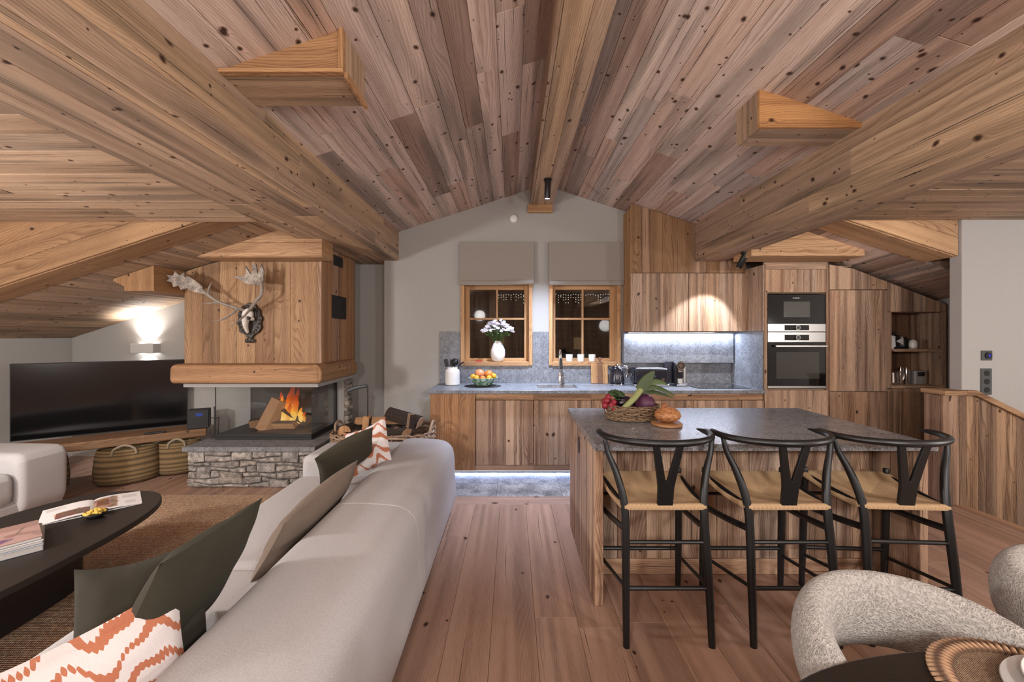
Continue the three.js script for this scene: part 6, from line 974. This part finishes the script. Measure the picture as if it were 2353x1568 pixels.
// ---------------------------------------------------------------- on the island
{
  const IT = 0.881, t = thing('vegetable_basket', 'low oval wicker basket of vegetables on the island', 'basket', [0.82, IT, -2.74]);
  const tan = [[0.2, 0.125, 0.07], [0.25, 0.165, 0.095], [0.15, 0.095, 0.055]].map((c) => std({ color: col(...c), roughness: 0.75 }));
  wicker(t, rloop(0.165, 0.115, 2.2), 0.012, 0.1, 9, 0.0065, 22, tan, 0.018); part(t, 'floor', at(new THREE.CylinderGeometry(0.16, 0.16, 0.008, 36).scale(1, 1, 0.7), 0, 0.006, 0), tan[2]);
  const P = (x, y, z) => [0.82 + x, IT + y, -2.74 + z];
  const cab = thing('red_cabbage', 'round purple red cabbage at the right of the vegetable basket', 'cabbage', P(0.095, 0.105, -0.01)); part(cab, 'head', (() => { const g = new THREE.SphereGeometry(0.068, 32, 22), p = g.attributes.position; for (let i = 0; i < p.count; i++) { const v = V(p.getX(i), p.getY(i), p.getZ(i)), k = 1 + 0.04 * Math.sin(Math.atan2(v.z, v.x) * 5 + v.y * 40); p.setXYZ(i, v.x * k, v.y * k * 0.94, v.z * k); } g.computeVertexNormals(); return g; })(), std({ color: col(0.075, 0.018, 0.045), roughness: 0.45 })); part(cab, 'outer_leaf', new THREE.SphereGeometry(0.071, 24, 14, 0.4, 2.4, 0.7, 1.5), std({ color: col(0.09, 0.022, 0.06), roughness: 0.5, side: THREE.DoubleSide }));
  const au = thing('aubergine', 'glossy black aubergine behind the leek in the vegetable basket', 'aubergine', P(-0.045, 0.1, -0.02)); part(au, 'body', sweep([[-0.06, 0.0, 0.0], [-0.02, 0.01, 0], [0.03, 0.012, 0], [0.075, 0.006, 0]], (q) => 0.046 * Math.pow(Math.sin(Math.PI * (0.12 + q * 0.84)), 0.6), 24, 18), phy({ color: col(0.018, 0.006, 0.016), roughness: 0.22, clearcoat: 0.5 })); part(au, 'calyx', sweep([[-0.06, 0, 0], [-0.075, 0.012, 0], [-0.09, 0.03, 0]], (q) => lerp(0.024, 0.006, q), 10, 10), std({ color: col(0.09, 0.15, 0.04), roughness: 0.7 }));
  const lk = thing('leek', 'long green leek lying diagonally out of the vegetable basket', 'leek', P(0, 0, 0)); const lw = std({ color: col(0.3, 0.33, 0.13), roughness: 0.5 }), lg = std({ color: col(0.055, 0.085, 0.026), roughness: 0.55, side: THREE.DoubleSide }), lg2 = std({ color: col(0.09, 0.135, 0.045), roughness: 0.55, side: THREE.DoubleSide });
  part(lk, 'shank', sweep([[-0.08, 0.09, 0.1], [0.0, 0.15, 0.06], [0.06, 0.205, 0.02]], (q) => 0.019 + 0.003 * q, 16, 14), lw);
  const blade = (pts, w, m) => part(lk, 'leaf', sweep(pts, (q) => [w * Math.pow(Math.sin(Math.PI * (0.3 + q * 0.66)), 0.8), 0.003], 20, 8, [0.3, 0.4, 0.9]), m);
  blade([[0.05, 0.2, 0.03], [0.1, 0.27, 0.02], [0.155, 0.33, 0.01]], 0.042, lg); blade([[0.06, 0.2, 0.02], [0.13, 0.25, 0.0], [0.2, 0.255, 0.0], [0.25, 0.235, 0]], 0.026, lg2); blade([[0.06, 0.2, 0.01], [0.15, 0.22, 0.02], [0.22, 0.2, 0.03], [0.29, 0.165, 0.03]], 0.018, lg); blade([[0.06, 0.19, 0.0], [0.15, 0.185, -0.02], [0.23, 0.165, -0.03], [0.3, 0.145, -0.03]], 0.015, lg);
  const rr = rng(9); const pos = [[-0.175, 0.13, 0.03], [-0.15, 0.105, 0.06], [-0.19, 0.1, 0.045], [-0.13, 0.12, 0.04], [-0.16, 0.15, 0.01], [-0.135, 0.09, 0.075], [-0.185, 0.12, 0.0]], nm = ['top left', 'front', 'lowest left', 'right', 'topmost', 'lowest right', 'rear left'];
  pos.forEach((p, i) => { const f = thing('radish', `red radish, ${nm[i]} of the bunch at the basket left rim`, 'radish', P(...p), 0, 'radishes in the vegetable basket'); part(f, 'root', new THREE.SphereGeometry(0.021, 16, 12).scale(1, 1.12, 1), std({ color: col(0.27, 0.015, 0.03), roughness: 0.4 })); part(f, 'tail', sweep([[0, -0.02, 0], [0.004, -0.032, 0.004], [0.01, -0.042, 0.006]], (q) => 0.003 * (1 - q * 0.8), 6, 6), M.white); });
  const sp = thing('leafy_greens', 'dark green leaves behind the radishes in the vegetable basket', 'greens', P(-0.08, 0.13, -0.04));
  for (let i = 0; i < 7; i++) { const m = part(sp, 'leaf', (() => { const g = new THREE.SphereGeometry(0.05, 14, 8).scale(1, 0.08, 0.62), p = g.attributes.position; for (let k = 0; k < p.count; k++) p.setY(k, p.getY(k) - 6 * p.getX(k) * p.getX(k) + 0.004 * Math.sin(p.getZ(k) * 200)); g.computeVertexNormals(); return g; })(), i % 2 ? std({ color: col(0.045, 0.085, 0.03), roughness: 0.5 }) : std({ color: col(0.07, 0.12, 0.04), roughness: 0.5 })); m.position.set((rr() - 0.5) * 0.11, (rr()) * 0.055, (rr() - 0.5) * 0.06); m.rotation.set((rr() - 0.5) * 1.2, rr() * 6, (rr() - 0.5) * 1.2); }
  const bb = thing('bread_board', 'small round wooden board under the bread loaf on the island', 'board', [0.992, IT, -2.555]); part(bb, 'board', muv(lathe([[0, 0], [0.092, 0], [0.096, 0.006], [0.096, 0.014], [0.092, 0.019], [0, 0.019]], 44), 0, 0.8, 3.2), wood('honey', [0.76, 0.56, 0.38], 0.5)); part(bb, 'groove', at(new THREE.TorusGeometry(0.082, 0.0012, 6, 44).rotateX(1.57), 0, 0.019, 0), wood('honey', [0.5, 0.36, 0.24]));
  const T_CRUST = dataTex(128, 128, (u, v) => { const k = nG1(u * 32, v * 32) * 0.6 + nG2(u * 128, v * 128) * 0.4, d = sstep(0.35, 0.75, k); return [lerp(196, 138, d), lerp(138, 84, d), lerp(88, 48, d)]; });
  const br = thing('bread_loaf', 'round golden bread loaf with a twisted top knot on the board', 'bread', [0.995, IT + 0.0195, -2.555], 0.2);
  part(br, 'loaf', (() => { const g = new THREE.SphereGeometry(0.078, 40, 26), p = g.attributes.position; for (let i = 0; i < p.count; i++) { let x = p.getX(i), y = p.getY(i), z = p.getZ(i); const a = Math.atan2(z, x), rr2 = Math.hypot(x, z) / 0.075; const k = 1 + 0.05 * Math.sin(a * 3 + 1) * rr2; y = y > 0 ? y * 0.72 - 0.012 * Math.pow(Math.abs(Math.sin(a + 0.6)), 8) * rr2 : y * 0.6; p.setXYZ(i, x * k * 1.06, y + 0.045, z * k); } g.computeVertexNormals(); return g; })(), std({ map: T_CRUST, bumpMap: T_CRUST, bumpScale: 0.0012, roughness: 0.55 })); part(br, 'top_knot', sweep([[-0.04, 0.085, 0.01], [-0.03, 0.104, 0.004], [-0.012, 0.106, -0.003], [0.006, 0.092, -0.008]], (q) => 0.014 * Math.sin(Math.PI * (0.15 + q * 0.7)), 14, 12), std({ map: T_CRUST, color: col(0.7, 0.55, 0.5), roughness: 0.6 }));
}
// ---------------------------------------------------------------- right: stair wainscot, switches
{
  const t = thing('stair_wainscot', 'weathered board wainscot with a sloping cap beside the stairs', 'wainscot');
  const zf = -3.4, cap = (x) => x < 3.94 ? 0.945 : 0.945 - 0.485 * (x - 3.94);
  let x = 3.68; const ms = pick([wood('old', [0.64, 0.52, 0.4]), wood('honey', [0.62, 0.52, 0.4]), wood('old', [0.54, 0.45, 0.35]), wood('old', [0.44, 0.37, 0.31])]);
  part(t, 'board', slab([V(3.682, 0.004, zf), V(3.822, 0.004, zf), V(3.822, 0.945, zf), V(3.682, 0.945, zf)], V(0, 0, 1), 0.018, 0.003, V(0, 1, 0)), wood('old', [0.6, 0.5, 0.44]));
  x = 3.824; const ws = [0.06, 0.1, 0.155, 0.17, 0.13, 0.17, 0.15, 0.17, 0.16];
  for (const w of ws) { part(t, 'board', slab([V(x + 0.001, -1.4, zf), V(x + w - 0.001, -1.4, zf), V(x + w - 0.001, cap(x + w), zf), V(x + 0.001, cap(x), zf)], V(0, 0, 1), 0.018, 0.003, V(0, 1, 0)), ms()); x += w; }
  part(t, 'side_board', muv(boxAB([3.684, 0.004, -3.56], [3.864, 0.94, -3.419], 0), 1, 0.8, 3.2), wood('old', [0.56, 0.47, 0.42]));
  const m = wood('old', [0.66, 0.52, 0.37]);
  part(t, 'cap_rail', muv(boxAB([3.67, 0.946, -3.58], [3.862, 0.985, -3.374], 0.004), 0, 0.8, 3.2), m);
  part(t, 'cap_rail', muv(at(extrude([[3.862, 0.946], [3.94, 0.946], [x, cap(x) + 0.001], [x, cap(x) + 0.043], [3.945, 0.985], [3.862, 0.985]], 0.04, 0.003), 0, 0, -3.415), 0, 0.8, 3.2), m);
}
{
  const fr = std({ color: col(0.075, 0.085, 0.085), roughness: 0.5 });
  const a = thing('thermostat', 'dark square thermostat with a blue dial on the white wall', 'thermostat', [4.07, 1.283, -3.42]); part(a, 'frame', at(box(0.09, 0.084, 0.01, 0.003), 0, 0, 0.005), fr); part(a, 'dial', at(new THREE.CylinderGeometry(0.028, 0.028, 0.01, 28).rotateX(1.57), 0.006, 0, 0.014), M.black); part(a, 'display', at(new THREE.CylinderGeometry(0.012, 0.012, 0.002, 20).rotateX(1.57), 0.01, 0, 0.0202), std({ color: col(0.01, 0.01, 0.05), emissive: col(0.05, 0.08, 0.9), emissiveIntensity: 0.7 }));
  const b = thing('socket_plate', 'dark triple socket plate below the thermostat on the white wall', 'socket', [4.066, 1.06, -3.42]); part(b, 'frame', at(box(0.09, 0.225, 0.01, 0.003), 0, 0, 0.005), fr);
  for (const y of [-0.071, 0, 0.071]) part(b, 'socket', at(new THREE.CylinderGeometry(0.024, 0.024, 0.003, 28).rotateX(1.57), 0, y, 0.0105), M.black);
}
// ---------------------------------------------------------------- dining corner in the foreground
{
  const sup = (a, b, n, N = 96) => { const o = []; for (let i = 0; i < N; i++) { const q = i / N * Math.PI * 2, c = Math.cos(q), s = Math.sin(q); o.push([Math.sign(c) * Math.pow(Math.abs(c), 2 / n) * a, Math.sign(s) * Math.pow(Math.abs(s), 2 / n) * b]); } return o; };
  const dm = std({ color: col(0.02, 0.018, 0.018), map: TEX.oak, bumpMap: TEX.oak, bumpScale: 0.0003, roughness: 0.42 });
  const t = thing('dining_table', 'black oval dining table cut off by the bottom right of the photo', 'dining table', [1.4, 0, -0.41]);
  part(t, 'table_top', muv(at(extrude(sup(0.995, 0.495, 3.4), 0.024, 0.004).rotateX(-Math.PI / 2), 0, 0.722, 0), 0, 0.8, 3.2), dm);
  for (const s of [-1, 1]) part(t, 'pedestal', at(new THREE.CylinderGeometry(0.1, 0.14, 0.72, 28), s * 0.5, 0.36, 0), dm);
  const makeChair = () => {
    const c = thing('dining_chair', 'cream boucle tub chair with an open curved backrest behind the black table', 'dining chair', [0.955, 0, -0.88], 0, 'cream boucle dining chairs');
    const pts = [], N = 30; for (let i = 0; i <= N; i++) { const q = i / N * 2 - 1, a = q * 2.05, k = Math.pow(Math.abs(q), 2); pts.push([Math.sin(a) * 0.232, 0.7 - 0.075 * k * k - 0.02 * k, -Math.cos(a) * 0.235 + (Math.abs(q) > 0.8 ? (Math.abs(q) - 0.8) * 0.25 : 0)]); }
    part(c, 'backrest', muv(sweep(pts, (q) => { const e = Math.abs(q * 2 - 1), cap = e > 0.93 ? Math.sqrt(Math.max(0.03, 1 - Math.pow((e - 0.93) / 0.07, 2))) : 1; return [lerp(0.048, 0.042, e) * cap, lerp(0.1, 0.075, e * e) * cap]; }, 72, 26, [0, 1, 0]), 1, 0.24, 0.24), M.boucle);
    part(c, 'seat', muv(at(puff(rrect(-0.23, 0.39, 0.23, 0.48, 0.04), -0.24, 0.22, 0.06, 6), 0, 0, 0), 0, 0.24, 0.24), M.boucle);
    for (const s of [-1, 1]) { part(c, 'arm_support', muv(sweep([[s * 0.2, 0.44, 0.12], [s * 0.215, 0.53, 0.1], [s * 0.212, 0.62, 0.09]], () => 0.036, 12, 14), 1, 0.24, 0.24), M.boucle); for (const z of [-0.17, 0.16]) part(c, 'leg', rod([s * 0.17, 0.395, z], [s * 0.19, 0, z * 1.15], 0.014, 12), M.black); }
    return c;
  };
  const c1 = makeChair(); c1.rotation.y = -0.12; c1.userData.label = 'cream boucle tub chair fully visible behind the black table';
  copyOf(c1, [1.655, 0, -1.02], -0.05, 'cream boucle tub chair cut off by the right edge of the photo');
  const TT = 0.7505, pm = thing('placemat', 'round fringed straw placemat on the black dining table', 'placemat', [1.04, TT, -0.735]), straw = std({ color: col(0.8, 0.72, 0.64), map: T_JUTE, bumpMap: T_JUTE, bumpScale: 0.003, roughness: 1 });
  part(pm, 'mat', muv(at(new THREE.CylinderGeometry(0.165, 0.165, 0.005, 48), 0, 0.0025, 0), 0, 0.1, 0.1), std({ color: col(0.45, 0.42, 0.39), map: T_JUTE, bumpMap: T_JUTE, bumpScale: 0.003, roughness: 1 }));
  for (let i = 0; i < 84; i++) { const a = i / 84 * 6.2832, g = part(pm, 'fringe', sweep([[0.15, 0.005, 0], [0.17, 0.0085, 0.002], [0.192, 0.003, -0.002]], (q) => 0.0058 * (1 - 0.35 * q), 5, 6), straw); g.rotation.y = a; }
  const plate = (label, x, y, z, r, h, m, tilt = 0) => { const p = thing('dinner_plate', label, 'plate', [x, y, z], 0); part(p, 'plate', lathe([[0, 0.004], [r * 0.6, 0], [r * 0.66, 0.002], [r * 0.95, h * 0.8], [r, h], [r * 0.985, h + 0.004], [r * 0.9, h * 0.8 + 0.003], [r * 0.64, 0.007], [0, 0.009]], 64), m); };
  plate('grey stoneware plate under the white bowl plate on the placemat', 1.1, TT + 0.005, -0.7, 0.155, 0.016, phy({ color: col(0.5, 0.48, 0.46), roughness: 0.35, clearcoat: 0.3 })); plate('deep white glazed plate on top of the grey plate', 1.12, TT + 0.0165, -0.7, 0.14, 0.022, phy({ color: col(0.8, 0.76, 0.73), roughness: 0.22, clearcoat: 0.5 }));
  const fk = thing('fork', 'steel fork lying on the placemat left of the plates', 'fork', [0.935, TT + 0.0065, -0.7], -0.55); part(fk, 'handle', at(box(0.009, 0.003, 0.12, 0.001), 0, 0.0015, 0.05), M.chrome); part(fk, 'tines', merge([at(box(0.022, 0.003, 0.03, 0.001), 0, 0.0016, -0.025), ...[-1.5, -0.5, 0.5, 1.5].map((k) => at(box(0.0026, 0.0025, 0.04, 0.0008), k * 0.006, 0.0016, -0.058))]), M.chrome);
  const hb = thing('herb_sprig', 'green herb sprig lying in the white plate', 'herb', [1.14, TT + 0.027, -0.68], 0.5), gm = std({ color: col(0.16, 0.19, 0.05), roughness: 0.6, side: THREE.DoubleSide }); part(hb, 'stem', rod([-0.05, 0, 0.01], [0.06, 0.012, -0.02], 0.0014, 6), gm);
  for (let i = 0; i < 16; i++) { const l = part(hb, 'leaf', new THREE.SphereGeometry(0.016, 8, 5).scale(1, 0.1, 0.18).translate(0.014, 0, 0), gm); l.position.set(-0.05 + i * 0.0068, 0.004 + i * 0.0006, 0.01 - i * 0.0018); l.rotation.set(0.2, (i % 2 ? 1 : -1) * 0.9, 0.5); }
}
// ---------------------------------------------------------------- beyond the windows: terrace at night
{
  const dk = wood('old', [0.22, 0.15, 0.1]);
  struct('ground', boxAB([-6, -3.2, -30], [8, -3, -5.3], 0), std({ color: col(0.05, 0.055, 0.07), roughness: 1 }));
  const t = thing('balcony', 'dark timber balcony with railing outside the windows', 'balcony');
  part(t, 'deck', muv(boxAB([-4, -0.2, -7.2], [5, -0.1, -5.2], 0), 0, 0.8, 3.2), dk); part(t, 'handrail', muv(boxAB([-4, 0.88, -7.1], [5, 0.95, -7.0], 0.004), 0, 0.8, 3.2), dk);
  part(t, 'cross_beam', muv(boxAB([-4, 2.205, -7.1], [5, 2.34, -6.98], 0.003), 0, 0.8, 3.2), dk);
  for (let i = 0; i < 40; i++) part(t, 'baluster', muv(boxAB([-3.9 + i * 0.22, -0.1, -7.07], [-3.82 + i * 0.22, 0.88, -7.04], 0.002), 1, 0.8, 3.2), dk);
  for (const x of [-0.4, 1.75]) part(t, 'post', muv(boxAB([x, -0.1, -7.12], [x + 0.16, 3.2, -6.96], 0.004), 1, 0.8, 3.2), wood('old', [0.4, 0.28, 0.18]));
  const sl = thing('string_lights', 'icicle string lights hanging in the dark beyond the windows', 'string lights', [0.62, 2.0, -7.04]), sr = rng(19), bl = [];
  part(sl, 'wire', rod([-0.94, 0.2, 0], [1.14, 0.2, 0], 0.004, 6), M.black);
  for (let i = 0; i < 46; i++) { const x = -0.9 + i * 0.044, n = 1 + Math.floor(sr() * 4); for (let k = 0; k < n; k++) bl.push(at(new THREE.SphereGeometry(0.008, 6, 4), x, 0.18 - k * 0.045 - sr() * 0.02, 0)); }
  part(sl, 'bulbs', merge(bl), std({ color: col(0.8, 0.8, 0.8), emissive: col(1, 0.95, 0.85), emissiveIntensity: 1.1 })).userData.kind = 'stuff';
  
  const h = thing('neighbouring_chalet', 'dark neighbouring chalet with a few lit windows across the way', 'chalet', [0.6, -3, -17]);
  part(h, 'wall', muv(boxAB([-6, 0, -4], [6, 6.2, 0], 0), 0, 0.8, 3.2), wood('old', [0.16, 0.1, 0.07])); part(h, 'roof', at(extrude([[-7, 5.6], [0, 8.8], [7, 5.6], [7, 5.9], [0, 9.2], [-7, 5.9]], 6, 0.01), 0, 0, -5), std({ color: col(0.06, 0.06, 0.07), roughness: 1 }));
  const lit = std({ color: col(0.3, 0.2, 0.1), emissive: col(1, 0.62, 0.3), emissiveIntensity: 0.12 });
  for (const [x, y, w, hh] of [[-1.1, 4.3, 0.34, 0.5], [2.2, 4.1, 0.34, 0.5], [0.3, 5.9, 0.3, 0.3]]) { const g = part(h, 'window', boxAB([x - w / 2 - 0.08, y - hh / 2 - 0.08, -0.02], [x + w / 2 + 0.08, y + hh / 2 + 0.08, 0.03], 0), dk); part(g, 'pane', boxAB([x - w / 2, y - hh / 2, 0.03], [x + w / 2, y + hh / 2, 0.04], 0), lit); }
}
renderer.render(scene, camera);
